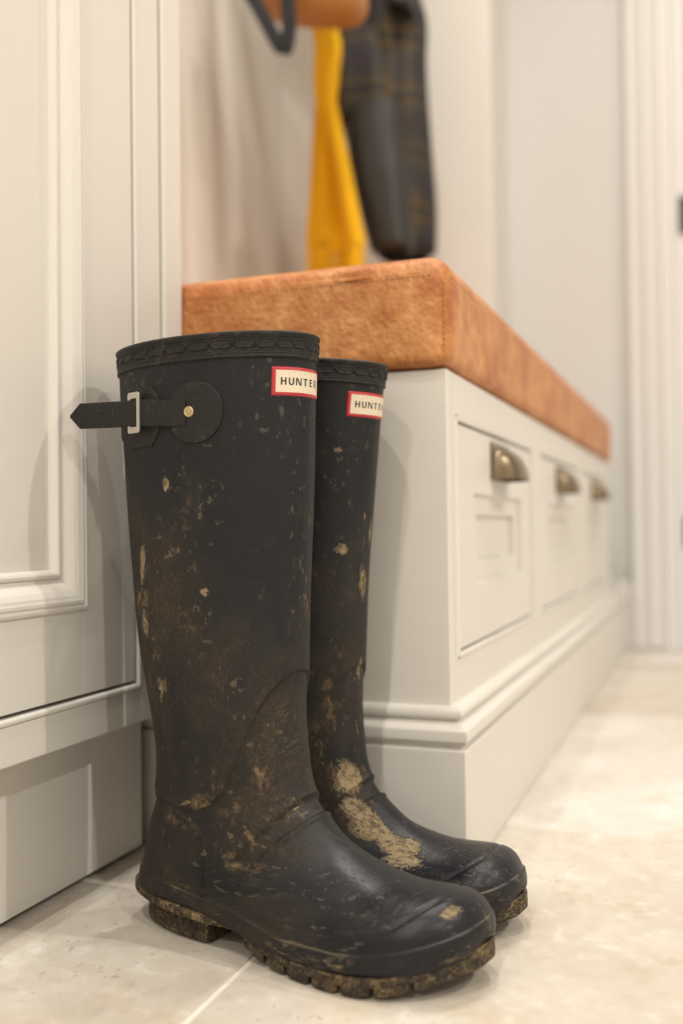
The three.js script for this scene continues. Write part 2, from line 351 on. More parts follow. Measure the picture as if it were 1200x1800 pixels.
  const sm = obj('stitching', st, M.stitch, cu); sm.userData.kind = 'stuff'; sm.userData.label = 'brown stitching';
  const welt = (p, q, r) => { const c = new THREE.LineCurve3(new THREE.Vector3(...p), new THREE.Vector3(...q)); return boxUV(new THREE.TubeGeometry(c, 60, r, 8)); };
  obj('welt', [welt([X0 + 0.02, sy + 0.0032, cz1 - 0.0036], [cx1 - 0.018, sy + 0.0032, cz1 - 0.0036], 0.0020)], M.leather, cu);
}
function flip(g) {
  const n = g.attributes.normal;
  for (let i = 0; i < n.count; i++) n.setXYZ(i, n.getX(i), n.getY(i), n.getZ(i));
  for (const k of Object.keys(g.attributes)) { const at = g.attributes[k], s = at.itemSize, a = at.array; for (let i = 0; i < at.count; i += 3) for (let c = 0; c < s; c++) { const q = a[i * s + c]; a[i * s + c] = a[(i + 1) * s + c]; a[(i + 1) * s + c] = q; } }
  g.computeVertexNormals();
}
function cupPull(parent, x, y0, h, zc, w) {
  const shell = (off) => gridGeo(48, 20, (u, v) => {
    const s = lerp(-1, 1, u), k = Math.pow(1 - Math.pow(Math.abs(s), 3.2), 1 / 2.4), a = v * Math.PI / 2;
    return [x + 0.0015 + (0.027 - off) * k * Math.sin(a), y0 + (h - 0.004 - off) * Math.pow(k, 0.45) * Math.cos(a), zc + s * (w / 2 - 0.003 - off)];
  });
  const a = shell(0), b = shell(0.0018);
  const pl = [bx(x, x + 0.0022, y0 - 0.001, y0 + h, zc - w / 2, zc + w / 2, 0.0009)];
  obj('cup_pull', [a, b, ...pl].map(g => boxUV(g)), M.brass, parent).userData.label = 'antique brass cup pull';
}

// ---------------------------------------------------------------- tall cabinet beside the bench
{
  const t = thing('tall_cabinet', 'tall cream painted cupboard with moulded panel door beside the boots', 'cupboard');
  const fx = -0.258, H = CEIL - 0.002, zE = 0.80;
  // end panel towards the alcove, standing a little proud with a rounded edge
  obj('end_panel', bx(X0 + 0.001, fx + 0.001, 0.128, H, 0.0045, 0.0365, 0.0025, 3), M.paint, t);
  const za = 0.0385, d0 = 0.0755, d1 = 0.66, y0 = 0.1555;
  const fr = [bx(fx - 0.022, fx - 0.002, 0.1275, H, za, d0, 0.0012), bx(fx - 0.022, fx - 0.002, 0.1275, H, d1, zE, 0.0012), bx(fx - 0.022, fx - 0.002, 0.1275, y0, d0 - 0.001, d1 + 0.001, 0.0015)];
  obj('face_frame', fr, M.paint, t);
  const b = 0.0052;
  obj('cock_bead', [bx(fx - 0.022, fx - 0.0005, y0, y0 + b, d0, d1, 0.0024, 4), bx(fx - 0.022, fx - 0.0005, y0, H, d0, d0 + b, 0.0024, 4), bx(fx - 0.022, fx - 0.0005, y0, H, d1 - b, d1, 0.0024, 4)], M.paint, t);
  obj('carcass', [bx(X0 + 0.001, X0 + 0.013, 0.1275, H, 0.037, zE, 0), bx(X0 + 0.013, fx - 0.023, 0.1275, 0.146, 0.037, zE, 0)], M.paintIn, t);
  // door: two stiles and rails, bolection moulding, flat panel
  const g = 0.002, z0 = d0 + b + g, z1 = d1 - b - g, yb = y0 + b + g + 0.0005, yt = 2.3;
  const oz0 = 0.1525, oz1 = 0.585, oy0 = 0.2285, oy1 = 2.22;     // outer edge of the moulding
  const dx = fx - 0.0025;
  const door = obj('door', [bx(dx - 0.02, dx, yb, yt, z0, oz0 + 0.004, 0.0012), bx(dx - 0.02, dx, yb, yt, oz1 - 0.004, z1, 0.0012), bx(dx - 0.02, dx, yb, oy0 + 0.004, oz0 + 0.004 - 0.001, oz1 - 0.003, 0.0012), bx(dx - 0.02, dx, oy1, yt, oz0, oz1, 0.0012)], M.paint, t);
  const dp = [[0, 0.0], [0, 0.0022], [0.0012, 0.0030], [0.0028, 0.0030], [0.0038, 0.0018], [0.0046, 0.0018], [0.0056, 0.0030], [0.0078, 0.0036], [0.0095, 0.0026]];
  for (let i = 1; i <= 10; i++) { const q = i / 10; dp.push([lerp(0.0095, 0.0225, q), 0.0026 - 0.0085 * (1 - Math.cos(q * Math.PI / 2))]); }
  dp.push([0.0240, -0.0062]);
  for (let i = 0; i <= 6; i++) { const a = Math.PI * (1 - i / 6); dp.push([0.0275 + 0.0030 * Math.cos(a), -0.0066 + 0.0030 * Math.sin(a)]); }
  dp.push([0.0312, -0.0080], [0.0312, -0.0115]);
  const n = dp.length, side = (f) => toCreasedNormals(gridGeo(n - 1, 20, (u, v) => f(dp[Math.round(u * (n - 1))], v)), 0.6);
  const mo = [
    side(([i, o], v) => [dx + o, lerp(oy0 + i, oy1 - i, v), oz0 + i]),
    side(([i, o], v) => [dx + o, lerp(oy0 + i, oy1 - i, v), oz1 - i]),
    side(([i, o], v) => [dx + o, oy0 + i, lerp(oz0 + i, oz1 - i, v)]),
    side(([i, o], v) => [dx + o, oy1 - i, lerp(oz0 + i, oz1 - i, v)])];
  obj('panel_moulding', mo, M.paint, door);
  obj('panel', bx(dx - 0.018, dx - 0.0105, oy0 + 0.01, oy1 - 0.01, oz0 + 0.01, oz1 - 0.01, 0.0005), M.paint, door);
  obj('plinth', bx(-0.312, -0.294, 0.005, 0.15, 0.021, zE, 0.001), M.paint, t);
  obj('side_panel', bx(X0 + 0.001, fx - 0.002, 0.0, H, zE, zE + 0.018, 0.001), M.paint, t);
}
// far end of the alcove
{
  const t = thing('alcove_end_panel', 'tall cream painted panel closing the far end of the coat alcove', 'panel');
  obj('panel', bx(X0 + 0.001, -0.267, BTOP + 0.0005, CEIL - 0.002, -1.45, -1.43, 0.002), M.paint, t);
  obj('front_post', bx(-0.288, -0.264, BTOP + 0.0005, CEIL - 0.002, ZF + 0.001, -1.4305, 0.003), M.paint, t);
}

// ---------------------------------------------------------------- rubber boots
// side view stations from the top rim to the toe: front/top point F, back/bottom point B, half width, widest fraction, squareness, sideways offset
const ST = [
  // Fx     Fy      Bx      By      w      q    nT   nB    cz
  [0.1502, 0.4220, -0.0168, 0.4220, 0.0445, 0.50, 2.0, 2.0, 0.000],
  [0.1486, 0.3850, -0.0150, 0.3850, 0.0444, 0.50, 2.0, 2.0, 0.000],
  [0.1470, 0.3430, -0.0116, 0.3430, 0.0443, 0.50, 2.0, 2.0, 0.000],
  [0.1452, 0.3095, -0.0089, 0.3095, 0.0443, 0.50, 2.0, 2.0, 0.000],
  [0.1422, 0.2594, -0.0036, 0.2594, 0.0442, 0.49, 2.0, 2.0, 0.000],
  [0.1402, 0.2110, 0.0024, 0.2095, 0.0438, 0.48, 2.0, 2.0, 0.000],
  [0.1388, 0.1790, 0.0103, 0.1765, 0.0440, 0.47, 2.0, 2.0, 0.000],
  [0.1383, 0.1550, 0.0174, 0.1480, 0.0437, 0.46, 2.0, 2.0, 0.000],
  [0.1400, 0.1340, 0.0208, 0.1240, 0.0435, 0.45, 2.0, 2.0, 0.000],
  [0.1430, 0.1160, 0.0180, 0.0970, 0.0425, 0.44, 2.0, 2.0, 0.000],
  [0.1495, 0.1020, 0.0090, 0.0700, 0.0420, 0.44, 2.0, 2.1, 0.000],
  [0.1590, 0.0905, 0.0040, 0.0460, 0.0415, 0.44, 2.05, 2.3, 0.000],
  [0.1700, 0.0812, 0.0035, 0.0250, 0.0408, 0.43, 2.1, 2.6, 0.001],
  [0.1810, 0.0742, 0.0250, 0.0210, 0.0408, 0.40, 2.1, 3.2, 0.001],
  [0.1930, 0.0686, 0.0620, 0.0200, 0.0415, 0.37, 2.15, 3.8, 0.001],
  [0.2060, 0.0640, 0.1020, 0.0170, 0.0428, 0.34, 2.15, 4.4, 0.001],
  [0.2190, 0.0606, 0.1420, 0.0070, 0.0450, 0.33, 2.15, 4.8, 0.000],
  [0.2320, 0.0585, 0.1850, 0.0050, 0.0466, 0.33, 2.15, 4.8, 0.000],
  [0.2450, 0.0576, 0.2200, 0.0070, 0.0460, 0.33, 2.2, 4.8, -0.0022],
  [0.2575, 0.0570, 0.2450, 0.0110, 0.0425, 0.33, 2.25, 4.6, -0.0055],
  [0.2685, 0.0538, 0.2625, 0.0160, 0.0350, 0.34, 2.3, 4.2, -0.0080],
  [0.2765, 0.0468, 0.2745, 0.0210, 0.0243, 0.38, 2.2, 3.4, -0.0095],
  [0.2812, 0.0385, 0.2805, 0.0270, 0.0122, 0.44, 2.0, 2.4, -0.0102],
  [0.2822, 0.0335, 0.2822, 0.0331, 0.0005, 0.50, 2.0, 2.0, -0.0105],
];
const NST = ST.length, NRING = 440, NSEC = 360;
function station(t) {                       // t in 0..NST-1, Catmull-Rom on every column
  const i = Math.min(NST - 2, Math.max(0, Math.floor(t))), f = t - i, a = ST[Math.max(0, i - 1)], b = ST[i], c = ST[i + 1], d = ST[Math.min(NST - 1, i + 2)], o = [];
  for (let k = 0; k < 9; k++) { const m0 = (c[k] - a[k]) / 2, m1 = (d[k] - b[k]) / 2, f2 = f * f, f3 = f2 * f; o.push((2 * f3 - 3 * f2 + 1) * b[k] + (f3 - 2 * f2 + f) * m0 + (-2 * f3 + 3 * f2) * c[k] + (f3 - f2) * m1); }
  o[4] = Math.max(o[4], 0.0002);
  return o;
}
// even spacing of the rings along the boot
const ARC = (() => {
  const n = 2000, L = [0]; let p = station(0);
  for (let i = 1; i <= n; i++) { const q = station(i / n * (NST - 1)); L.push(L[i - 1] + 0.62 * Math.hypot(q[0] - p[0], q[1] - p[1]) + 0.38 * Math.hypot(q[2] - p[2], q[3] - p[3]) + 0.5 * Math.abs(q[4] - p[4])); p = q; }
  const out = [], tot = L[n]; let j = 0;
  for (let i = 0; i <= 1000; i++) { const s = tot * i / 1000; while (j < n - 1 && L[j + 1] < s) j++; out.push((j + (s - L[j]) / Math.max(1e-9, L[j + 1] - L[j])) / n * (NST - 1)); }
  return out;
})();
const vToT = v => { const q = clamp(v) * 1000, i = Math.min(999, Math.floor(q)); return lerp(ARC[i], ARC[i + 1], q - i); };
const spow = (x, e) => Math.sign(x) * Math.pow(Math.abs(x), e);
// bare surface of the right boot; u = 0 at the back / sole, 0.25 outer side, 0.5 front, 0.75 inner side
function surf(u, v, off = 0) {
  const s = station(vToT(v)), a = u * Math.PI * 2, c = -Math.cos(a), sn = Math.sin(a);
  const up = c >= 0, n = up ? s[6] : s[7], q = s[5];
  const fr = up ? q + (1 - q) * spow(c, 2 / n) : q + q * spow(c, 2 / n);
  const w = (s[4] + off) * spow(sn, 2 / n);
  let fx = lerp(s[2], s[0], fr), fy = lerp(s[3], s[1], fr);
  if (off) { const dx = s[0] - s[2], dy = s[1] - s[3], l = Math.hypot(dx, dy) || 1; fx += dx / l * off * c; fy += dy / l * off * c; }
  return [fx, fy, s[8] + w];
}
function surfN(u, v) {
  const e = 0.002, a = surf(u - e, v), b = surf(u + e, v), c = surf(u, clamp(v - e)), d = surf(u, clamp(v + e));
  return new THREE.Vector3(b[0] - a[0], b[1] - a[1], b[2] - a[2]).cross(new THREE.Vector3(d[0] - c[0], d[1] - c[1], d[2] - c[2])).normalize().negate();
}
function polyDist(pts, x, y) {              // distance to a polyline and the side (+ left of its direction)
  let best = 1e9, side = 1, along = 0;
  for (let i = 0; i < pts.length - 1; i++) {
    const [ax, ay] = pts[i], [bx_, by] = pts[i + 1], dx = bx_ - ax, dy = by - ay, t = clamp(((x - ax) * dx + (y - ay) * dy) / (dx * dx + dy * dy)), ex = x - ax - dx * t, ey = y - ay - dy * t, d = Math.hypot(ex, ey);
    if (d < best) { best = d; side = dx * ey - dy * ex > 0 ? 1 : -1; along = i + t; }
  }
  return [best, side, along];
}
const smoothLine = (pts, n = 40) => new THREE.SplineCurve(pts.map(p => new THREE.Vector2(...p))).getPoints(n).map(p => [p.x, p.y]);
const L_shaft = smoothLine([[0.20, 0.198], [0.150, 0.1975], [0.1385, 0.189], [0.128, 0.174], [0.1215, 0.159], [0.1155, 0.143], [0.110, 0.127], [0.103, 0.1115], [0.093, 0.1008], [0.080, 0.0955], [0.064, 0.0955], [0.044, 0.0985], [-0.03, 0.104]]);
const L_in1 = smoothLine([[0.099, 0.036], [0.103, 0.051], [0.115, 0.0715], [0.135, 0.0940], [0.150, 0.1085], [0.165, 0.118]]);
const L_in2 = smoothLine([[0.111, 0.034], [0.116, 0.049], [0.132, 0.069], [0.150, 0.0870], [0.164, 0.097], [0.18, 0.106]]);
const L_heel = smoothLine([[-0.02, 0.0985], [0.045, 0.0950], [0.071, 0.0875], [0.082, 0.0805], [0.0865, 0.071], [0.0855, 0.038]]);
const FOXX = [-0.01, 0.03, 0.08, 0.105, 0.13, 0.15, 0.175, 0.20, 0.225, 0.25, 0.27, 0.283], FOXY = [0.0475, 0.0425, 0.0365, 0.0350, 0.0290, 0.0250, 0.0235, 0.0240, 0.0270, 0.0325, 0.0380, 0.0420];
const L_toe = smoothLine([[0.266, 0.061], [0.253, 0.053], [0.234, 0.041], [0.216, 0.029]]);
function relief(p, u, v) {                  // moulded seams, folds and dents, metres along the normal
  const x = p[0], y = p[1];
  let d = 0, q;
  q = polyDist(L_shaft, x, y);
  const above = -q[1];                      // the line runs from front to back, the shaft lies on its right
  d += 0.0020 * sst(-0.0004, 0.0004, q[0] * above);
  if (y < 0.13) {
    const a = polyDist(L_in1, x, y), b = polyDist(L_in2, x, y);
    d += 0.0008 * Math.exp(-Math.pow(a[0] / 0.0014, 2)) + 0.0010 * Math.exp(-Math.pow(b[0] / 0.0016, 2));
    const inside = a[1] < 0 && b[1] > 0 ? sst(0, 0.004, Math.min(a[0], b[0])) : 0;
    d -= 0.0020 * inside * sst(0.04, 0.07, y);
    q = polyDist(L_heel, x, y);
    d += 0.0012 * Math.exp(-Math.pow(q[0] / 0.0013, 2)) - 0.0009 * sst(0.0, 0.0015, q[0] * -q[1]) * (x < 0.09 ? 1 : 0);
    const f = smoothInterp(FOXX, FOXY, x);
    d += 0.0013 * sst(0.0005, -0.0005, y - f);
    q = polyDist(L_toe, x, y);
    d -= 0.0007 * Math.exp(-Math.pow(q[0] / 0.0013, 2)) * sst(0, 0.004, x - 0.212);
  }
  const uw = u - Math.floor(u), us = Math.floor(u), nz = a => fbm(a * 5 + 3, v * 5 + 1, 2);
  d += 0.0018 * (lerp(nz(us + uw + 1), nz(us + uw), sst(0, 0.15, uw)) - 0.5) * sst(0.03, 0.12, y);
  return d;
}
function upperGeo(right) {
  const g = gridGeo(NSEC, NRING, (u, v) => surf(u, v), true);
  const p = g.attributes.position, n = g.attributes.normal;
  for (let i = 0; i < p.count; i++) {
    const q = [p.getX(i), p.getY(i), p.getZ(i)], j = i % (NSEC + 1), u = (j % NSEC) / NSEC, v = Math.floor(i / (NSEC + 1)) / NRING;
    const d = relief(q, u + SIDE, v);
    const sg = -1;
    p.setXYZ(i, q[0] + n.getX(i) * d * SG, q[1] + n.getY(i) * d * SG, q[2] + n.getZ(i) * d * SG);
  }
  const uv = g.attributes.uv.clone();
  g.computeVertexNormals();
  const m = g.attributes.normal;
  for (let j = 0; j <= NRING; j++) { const a = j * (NSEC + 1), b = a + NSEC, w = new THREE.Vector3(m.getX(a) + m.getX(b), m.getY(a) + m.getY(b), m.getZ(a) + m.getZ(b)).normalize(); m.setXYZ(a, w.x, w.y, w.z); m.setXYZ(b, w.x, w.y, w.z); }
  return g;
}
// sign of the grid normal against the outward direction, measured on the outer side of the shaft
const SG = (() => { const g = gridGeo(8, 8, (u, v) => surf(u, v * 0.3), true); return Math.sign(g.attributes.normal.getZ(2 + 9 * 3)); })();

// arc length round the shaft at a height (front = 0, + towards the outer side)
const SHAFTY = new Map();
function shaftAt(y) {
  const key = Math.round(y * 1e5), hit = SHAFTY.get(key); if (hit !== undefined) return hit;
  let lo = 0, hi = 0.6; for (let k = 0; k < 40; k++) { const m = (lo + hi) / 2; if (surf(0.5, m)[1] > y) lo = m; else hi = m; }
  SHAFTY.set(key, (lo + hi) / 2);
  return (lo + hi) / 2;
}
const SHAFTV = {};
let SIDE = 0;                               // each boot has its own dents
function onShaft(s, y, off) {               // point on the shaft s metres from the front round the outer side, off metres proud
  const v = shaftAt(y), key = Math.round(v * 400);
  if (!SHAFTV[key]) { const t = [0]; let p = surf(0.5, v); for (let i = 1; i <= 400; i++) { const q = surf(0.5 - 0.5 * i / 400, v); t.push(t[i - 1] + Math.hypot(q[0] - p[0], q[2] - p[2])); p = q; } SHAFTV[key] = t; }
  const T = SHAFTV[key], as = Math.abs(s); let i = 0; while (i < 399 && T[i + 1] < as) i++;
  let f = (i + clamp((as - T[i]) / (T[i + 1] - T[i]))) / 400 * 0.5;
  const u = s >= 0 ? 0.5 - f : 0.5 + f, p = surf(u, v), e = 0.004, a = surf(u - e, v), b = surf(u + e, v);
  let nx = (b[2] - a[2]), nz = -(b[0] - a[0]); const l = Math.hypot(nx, nz); nx /= l; nz /= l;
  if (nx * (p[0] - 0.067) + nz * p[2] < 0) { nx = -nx; nz = -nz; }
  const base = relief(p, u + SIDE, v);
  return [p[0] + nx * (off + base), p[1], p[2] + nz * (off + base), nx, nz];
}
// raised patch on the shaft: outline in (s, y), star-shaped about its centre
function patchGeo(outline, c, h, rings = 14, edge = 0.0012) {
  const n = outline.length;
  return gridGeo(n, rings + 4, (u, v) => {
    const i = Math.round(u * n) % n, r = Math.round(v * (rings + 4));
    let k, o;
    const L = Math.hypot(outline[i][0] - c[0], outline[i][1] - c[1]);
    if (r <= rings) { k = (r / rings) * (1 - edge / L); o = h; } else { const a = (r - rings) / 4 * Math.PI / 2; k = 1 - edge / L * (1 - Math.sin(a)); o = h * Math.cos(a) - (r === rings + 4 ? 0.0006 : 0); }
    const q = onShaft(lerp(c[0], outline[i][0], k), lerp(c[1], outline[i][1], k), o);
    return [q[0], q[1], q[2]];
  }, true);
}
function roundRectOutline(s0, s1, y0, y1, r, n = 10) {
  const o = [], cs = [[s1 - r, y1 - r, 0], [s0 + r, y1 - r, 90], [s0 + r, y0 + r, 180], [s1 - r, y0 + r, 270]];
  for (const [x, y, a] of cs) for (let i = 0; i <= n; i++) { const q = (a + 90 * i / n) * rad; o.push([x + r * Math.cos(q), y + r * Math.sin(q)]); }
  // subdivide long edges
  const out = []; for (let i = 0; i < o.length; i++) { const a = o[i], b = o[(i + 1) % o.length], m = Math.max(1, Math.ceil(Math.hypot(a[0] - b[0], a[1] - b[1]) / 0.003)); for (let k = 0; k < m; k++) out.push([lerp(a[0], b[0], k / m), lerp(a[1], b[1], k / m)]); }
  return out;
}
function polyOutline(pts) { const out = []; for (let i = 0; i < pts.length; i++) { const a = pts[i], b = pts[(i + 1) % pts.length], m = Math.max(1, Math.ceil(Math.hypot(a[0] - b[0], a[1] - b[1]) / 0.0025)); for (let k = 0; k < m; k++) out.push([lerp(a[0], b[0], k / m), lerp(a[1], b[1], k / m)]); } return out; }

// sole outline: half width and centre against x
const SOX = [0.0000, 0.0015, 0.006, 0.015, 0.03, 0.05, 0.08, 0.11, 0.14, 0.17, 0.20, 0.225, 0.245, 0.26, 0.271, 0.278, 0.2825, 0.2845];
const SOW = [0.0004, 0.0075, 0.0150, 0.0230, 0.0295, 0.0340, 0.0355, 0.0350, 0.0400, 0.0450, 0.0472, 0.0460, 0.0410, 0.0340, 0.0255, 0.0165, 0.0085, 0.0004];
const SCX = [0, 0.1, 0.2, 0.23, 0.26, 0.285], SCZ = [0, 0.002, 0.0015, -0.001, -0.006, -0.010];
const soleTop = x => smoothInterp([0, 0.05, 0.09, 0.11, 0.135, 0.16, 0.2, 0.23, 0.26, 0.285], [0.0290, 0.0270, 0.0258, 0.0240, 0.0165, 0.0125, 0.0122, 0.0148, 0.0215, 0.0295], x);
const soleMid = x => smoothInterp([0, 0.05, 0.09, 0.11, 0.135, 0.16, 0.2, 0.23, 0.26, 0.285], [0.0215, 0.0195, 0.0180, 0.0160, 0.0085, 0.0055, 0.0052, 0.0072, 0.0135, 0.0215], x);
const soleBot = x => smoothInterp([0, 0.09, 0.11, 0.14, 0.17, 0.205, 0.235, 0.26, 0.285], [0, 0, 0.009, 0.002, 0.0, 0.0, 0.0026, 0.0085, 0.0165], x);
// bar across the sole between x0 and x1; lo(x), hi(x) its heights, grow its overhang
function soleBar(x0, x1, lo, hi, grow, nx, round = 0.002, heelGrow = 0) {
  const m = 40;
  const xs = []; for (let i = 0; i <= nx; i++) { xs.push(lerp(x0, x1, 0.5 - 0.5 * Math.cos(Math.PI * i / nx))); }
  return gridGeo(m, nx + 2, (u, v) => {
    let j = Math.round(v * (nx + 2)), cap = false; if (j === 0 || j === nx + 2) cap = true; j = clamp(j - 1, 0, nx);
    const x = xs[j], w0 = smoothInterp(SOX, SOW, x), c = smoothInterp(SCX, SCZ, x);
    const endR = Math.min(1, Math.sqrt(Math.max(0, 1 - Math.pow(1 - clamp(Math.min(x - x0, x1 - x) / round), 2))));
    const y0 = lo(x), y1 = hi(x), hh = (y1 - y0) / 2, hy = hh * (0.55 + 0.45 * endR) * (cap ? 0 : 1);
    const w = Math.max(0.0002, w0 + grow + heelGrow * sst(0.115, 0.085, x) - 0.0012 * (1 - endR)) * (cap ? 0.0 : 1);
    const a = u * Math.PI * 2, n = 7, cc = spow(Math.cos(a), 2 / n), ss = spow(Math.sin(a), 2 / n);
    let jag = 0.0006 * (fbm(x * 180, a * 3, 2) - 0.5);
    // grow outwards also past heel and toe
    const ex = (grow + heelGrow) * (1 - clamp((x - 0) / 0.02)) * -1 + grow * (1 - clamp((0.2845 - x) / 0.02));
    return [x + ex, (y0 + y1) / 2 + hy * ss + (y1 > 0.0 ? 0 : 0), c + (w + jag) * cc];
  }, true);
}
// ---- surface of the rubber: dried mud, dust, scuffs and scratches, in the boot's own coordinates
function bootMaps(seed, W, H, marks) {
  const R = rng(seed), GX = 128, GY = 256, P = new Float32Array((GX + 1) * (GY + 1) * 3);
  for (let j = 0; j <= GY; j++) for (let i = 0; i <= GX; i++) { const q = surf(i / GX, j / GY), k = 3 * (j * (GX + 1) + i); P[k] = q[0]; P[k + 1] = q[1]; P[k + 2] = q[2]; }
  const scr = new Float32Array(W * H), mud = new Float32Array(W * H);
  const UM = 0.42, VM = 0.56;                       // metres across the map
  function stroke(buf, u0, v0, u1, v1, wid, al) {   // wid in metres
    const L = Math.hypot((u1 - u0) * UM, (v1 - v0) * VM), n = Math.max(2, Math.ceil(L / 0.00025)), rx = Math.max(1, Math.round(wid / UM * W)), ry = Math.max(1, Math.round(wid / VM * H));
    for (let i = 0; i <= n; i++) {
      const t = i / n, cx = lerp(u0, u1, t) * W, cy = lerp(v0, v1, t) * H, f = al * Math.sin(Math.PI * clamp(t, 0.08, 0.92)) * (0.6 + 0.4 * R());
      for (let y = Math.floor(cy - ry); y <= cy + ry; y++) for (let x = Math.floor(cx - rx); x <= cx + rx; x++) {
        if (y < 0 || y >= H) continue; const xx = ((x % W) + W) % W, d = Math.hypot((x - cx) / rx, (y - cy) / ry), k = y * W + xx;
        if (d < 1.2) buf[k] = Math.max(buf[k], f * clamp(1.2 - d));
      }
    }
  }
  // fine scratches everywhere, more on the lower leg and the foot
  for (let i = 0; i < marks.scratches; i++) {
    const v = Math.pow(R(), 0.85), u = R(), a = R() * Math.PI * 2, l = 0.001 + 0.011 * Math.pow(R(), 3);
    stroke(scr, u, v, u + l * Math.cos(a) / UM, v + l * Math.sin(a) / VM, 0.00018 + 0.00028 * R() * R(), 0.10 + 0.6 * R() * R());
  }
  // chips and dried drops
  for (let i = 0; i < marks.drops; i++) { const u = R(), v = Math.pow(R(), 0.9), r = 0.0003 + 0.0016 * Math.pow(R(), 4), a = R() * 6.3; stroke(mud, u, v, u + 0.8 * r * Math.cos(a) / UM, v + r * 1.5 * Math.sin(a) / VM, r, 0.25 + 0.5 * R()); }
  for (const [u, v, n, du, dv, l, w, al, ang] of marks.brush) for (let i = 0; i < n; i++) {
    const a = ang + (R() - 0.5) * 0.5, L = l * (0.4 + R()), uu = u + (R() - 0.5) * du, vv = v + (R() - 0.5) * dv;
    stroke(scr, uu, vv, uu + L * Math.cos(a) / UM, vv + L * Math.sin(a) / VM, w * (0.5 + R()), al * (0.4 + 0.6 * R()));
  }
  const col = new Uint8Array(W * H * 4), rough = new Uint8Array(W * H * 4), bump = new Uint8Array(W * H * 4), so = seed * 3.7;
  for (let y = 0; y < H; y++) {
    const v = y / (H - 1), gy = Math.min(GY - 1, Math.floor(v * GY)), fy = v * GY - gy;
    for (let x = 0; x < W; x++) {
      const u = (x + 0.5) / W, gx = Math.min(GX - 1, Math.floor(u * GX)), fx = u * GX - gx, k0 = 3 * (gy * (GX + 1) + gx), k1 = k0 + 3, k2 = k0 + 3 * (GX + 1), k3 = k2 + 3;
      const w0 = (1 - fx) * (1 - fy), w1 = fx * (1 - fy), w2 = (1 - fx) * fy, w3 = fx * fy;
      const X = P[k0] * w0 + P[k1] * w1 + P[k2] * w2 + P[k3] * w3, Y = P[k0 + 1] * w0 + P[k1 + 1] * w1 + P[k2 + 1] * w2 + P[k3 + 1] * w3;
      // blend across the back seam so that the pattern closes
      const U = u * UM + so, V = v * VM, wu = sst(0, 0.06, u);
      const N = (fu, fv, o, sh) => { const a = fbm(U * fu + sh, V * fv, o); return wu >= 1 ? a : lerp(fbm((U + UM) * fu + sh, V * fv, o), a, wu); };
      const k = y * W + x;
      const n1 = N(16, 14, 4, 2), n2 = N(60, 52, 4, 50), n3 = N(260, 220, 3, 90), n4 = N(34, 22, 4, 130), n5 = N(720, 600, 2, 170);
      // brown film of dried mud: back of the leg and round the ankle, thinner above
      const zone = clamp(0.10 + 0.85 * sst(0.085, 0.0, X - 0.02) * sst(0.37, 0.26, Y) + 0.5 * sst(0.29, 0.16, Y) * sst(0.045, 0.075, Y) * sst(0.19, 0.12, X) + 0.38 * sst(0.36, 0.2, Y) * sst(0.20, 0.13, X) + 0.25 * sst(0.03, 0.0, X) + 0.3 * sst(0.05, 0.03, Y) * sst(0.16, 0.08, X));
      let film = clamp((n1 * 0.55 + n2 * 0.45 - 0.62 + zone * 0.42) * 2.6) * (0.30 + 0.40 * n3 + 0.6 * n5) ;
      // blotches
      let blot = sst(0.63, 0.74, n2 * 0.6 + n4 * 0.4 + zone * 0.05) * sst(0.40, 0.62, n3) * (0.25 + 0.75 * zone);
      let speck = sst(0.69, 0.77, n3) * sst(0.46, 0.6, n4) * 0.6;
      // caked mud along the rand above the sole
      const fox = interp(FOXX, FOXY, X), low = sst(0.004, -0.010, Y - fox + (n2 - 0.5) * 0.014);
      let cake = low * sst(0.52, 0.66, n4 * 0.5 + n3 * 0.3 + n5 * 0.2), rand = cake;
      cake = Math.max(cake, 0.55 * (1 - sst(0.0, 0.0011, Math.abs(Y - fox))) * sst(0.42, 0.6, n4) * (Y < 0.07 ? 1 : 0));
      for (const [mu, mv, ru, rv, th, rot] of marks.patches) {
        let a = u - mu, b = v - mv; const ca = Math.cos(rot), sa = Math.sin(rot), aa = (a * UM * ca + b * VM * sa) / ru, bb = (-a * UM * sa + b * VM * ca) / rv, d = Math.hypot(aa, bb);
        if (d < 1.5) cake = Math.max(cake, sst(th, th - 0.22, d + (n2 - 0.5) * 1.1 + (n3 - 0.5) * 0.8 + (n5 - 0.5) * 0.5) * (0.62 + 0.38 * sst(0.36, 0.54, n3 * 0.6 + n5 * 0.4)));
      }
      const md = Math.max(mud[k] * (0.4 + 0.6 * n3), speck * 0.8), sc = scr[k];
      // rubber: navy black, slightly greyer where it has bloomed
      const bl = (n1 - 0.5) * 8 + (n2 - 0.5) * 7 + (n3 - 0.5) * 5, toe = sst(0.12, 0.2, X);
      let r = 18 + bl, g = 18.5 + bl, b = 20.5 + bl + 3 * toe;
      const mix = (R2, G2, B2, t) => { r = lerp(r, R2, t); g = lerp(g, G2, t); b = lerp(b, B2, t); };
      mix(72 + 26 * (n5 - 0.5), 59 + 23 * (n5 - 0.5), 42 + 18 * (n5 - 0.5), film * 0.80);
      mix(126, 104, 74, blot * 0.5);
      mix(148, 132, 106, md * 0.8);
      mix(134, 128, 118, sc * 0.75);
      const ct = n4 * 0.6 + n3 * 0.4;
      const pale = cake > rand ? 1 : 0.35;
      mix(lerp(104, lerp(150, 196, pale), ct), lerp(84, lerp(120, 176, pale), ct), lerp(52, lerp(76, 144, pale), ct), cake * 0.9);
      col[4 * k] = clamp(r, 0, 255); col[4 * k + 1] = clamp(g, 0, 255); col[4 * k + 2] = clamp(b, 0, 255); col[4 * k + 3] = 255;
      const dirt = Math.max(film * 0.7, blot * 0.8, md, cake, sc * 0.6);
